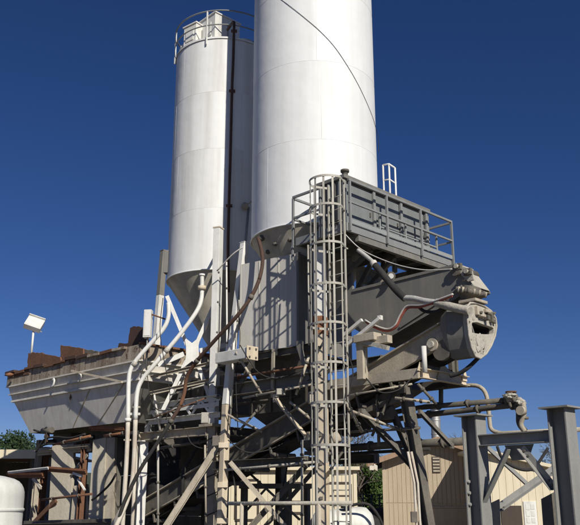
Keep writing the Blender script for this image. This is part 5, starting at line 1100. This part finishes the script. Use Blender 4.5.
def bare(name, base, hgt, label, seed, leaves=0, spread=.6):
    rg = random.Random(seed); t = thing(name, base, label, 'tree', 'background trees'); m = MB(); tw = MB(); tips = []
    def grow(p, d, L, r, dep):
        q = p + d*L*.5 + V((rg.uniform(-1,1),rg.uniform(-1,1),rg.uniform(-.3,.6)))*L*.07; e = p + d*L
        (m if dep < 2 else tw).tube([p,q,e],[r,r*.85,r*.65],6 if dep < 2 else 4, cap=False); tips.append(e)
        if dep >= 6: return
        for k_ in range(rg.choice((2,3,3)) if dep else 4):
            nd = (d + V((rg.gauss(0,1),rg.gauss(0,1),rg.gauss(.15,.6)))*spread).normalized(); grow(p.lerp(e, rg.uniform(.55,1)), nd, L*rg.uniform(.55,.8), max(r*.62,.013), dep+1)
    grow(base, UP.copy(), hgt*.34, hgt*.018, 0); m.build('trunk','bark',t); tw.build('twigs','twig',t,kind='stuff')
    if leaves:
        V_, F_ = [], []
        for k_ in range(leaves):
            p_ = rg.choice(tips)+V((rg.gauss(0,.15),rg.gauss(0,.15),rg.gauss(0,.15))); u_ = V((rg.gauss(0,1),rg.gauss(0,1),rg.gauss(0,1))).normalized(); w_ = u_.orthogonal().normalized(); sz = .14*rg.uniform(.5,1.2); o_ = len(V_)
            V_ += [p_-u_*sz*.5,p_+w_*sz*.3,p_+u_*sz*.5,p_-w_*sz*.3]; F_.append((o_,o_+1,o_+2,o_+3))
        MB().add(V_,F_).build('leaves','leaf_sparse',t,kind='stuff')
def gp_(x, Y): q = atY(x, 500, Y); return V((q.x, q.y, 0))
for i,(x,Y,h_,r_,lab) in enumerate(((-6,95,8.6,3.2,'dark leafy tree at the extreme left edge'),(10,100,9.6,3.0,'middle leafy tree behind the low building'),(27,104,8.8,2.6,'rightmost leafy tree behind the low building roof'),(45,110,8.0,2.8,'leafy tree half hidden behind the hopper'))):
    leafy('leafy_tree', gp_(x,Y), h_, r_, lab, 'leaf_dark', 7000, 50+i)
for i,(x,Y,h_,r_,lab) in enumerate(((361,74,5.0,2.6,'bright green bush right of the cream building'),(373,78,5.6,2.8,'round green tree left of the beige shed'),(386,92,5.6,2.4,'green tree touching the shed corner'),(348,90,5.0,2.2,'green bush behind corner of the cream building'))):
    leafy('green_tree', gp_(x,Y), h_, r_, lab, 'leaf_green', 11000, 70+i, .3)
for i,(x,Y,h_,lv_,lab) in enumerate(((343,62,9.2,700,'bare twiggy tree behind the caged ladder'),(358,70,8.6,300,'bare tree between the ladder and beige shed'),(488,62,7.6,0,'small bare treetop beside the left steel column'),(511,66,8.8,0,'bare treetop between the two steel columns'),(527,70,6.4,500,'leafing treetop just below the tie beam'),(572,60,6.8,700,'leafing treetop at the right edge behind column'))):
    bare('bare_tree', gp_(x,Y), h_, lab, 90+i, lv_)

# ------------------------------------------------------------------ groups for repeats
fam = {}
for o in COL.objects:
    if o.parent is None and 'category' in o.keys(): fam.setdefault(o.name.split('.')[0], []).append(o)
for nm, L in fam.items():
    if len(L) > 1:
        for o in L:
            if 'group' not in o.keys(): o['group'] = nm.replace('_', ' ') + 's of the plant'
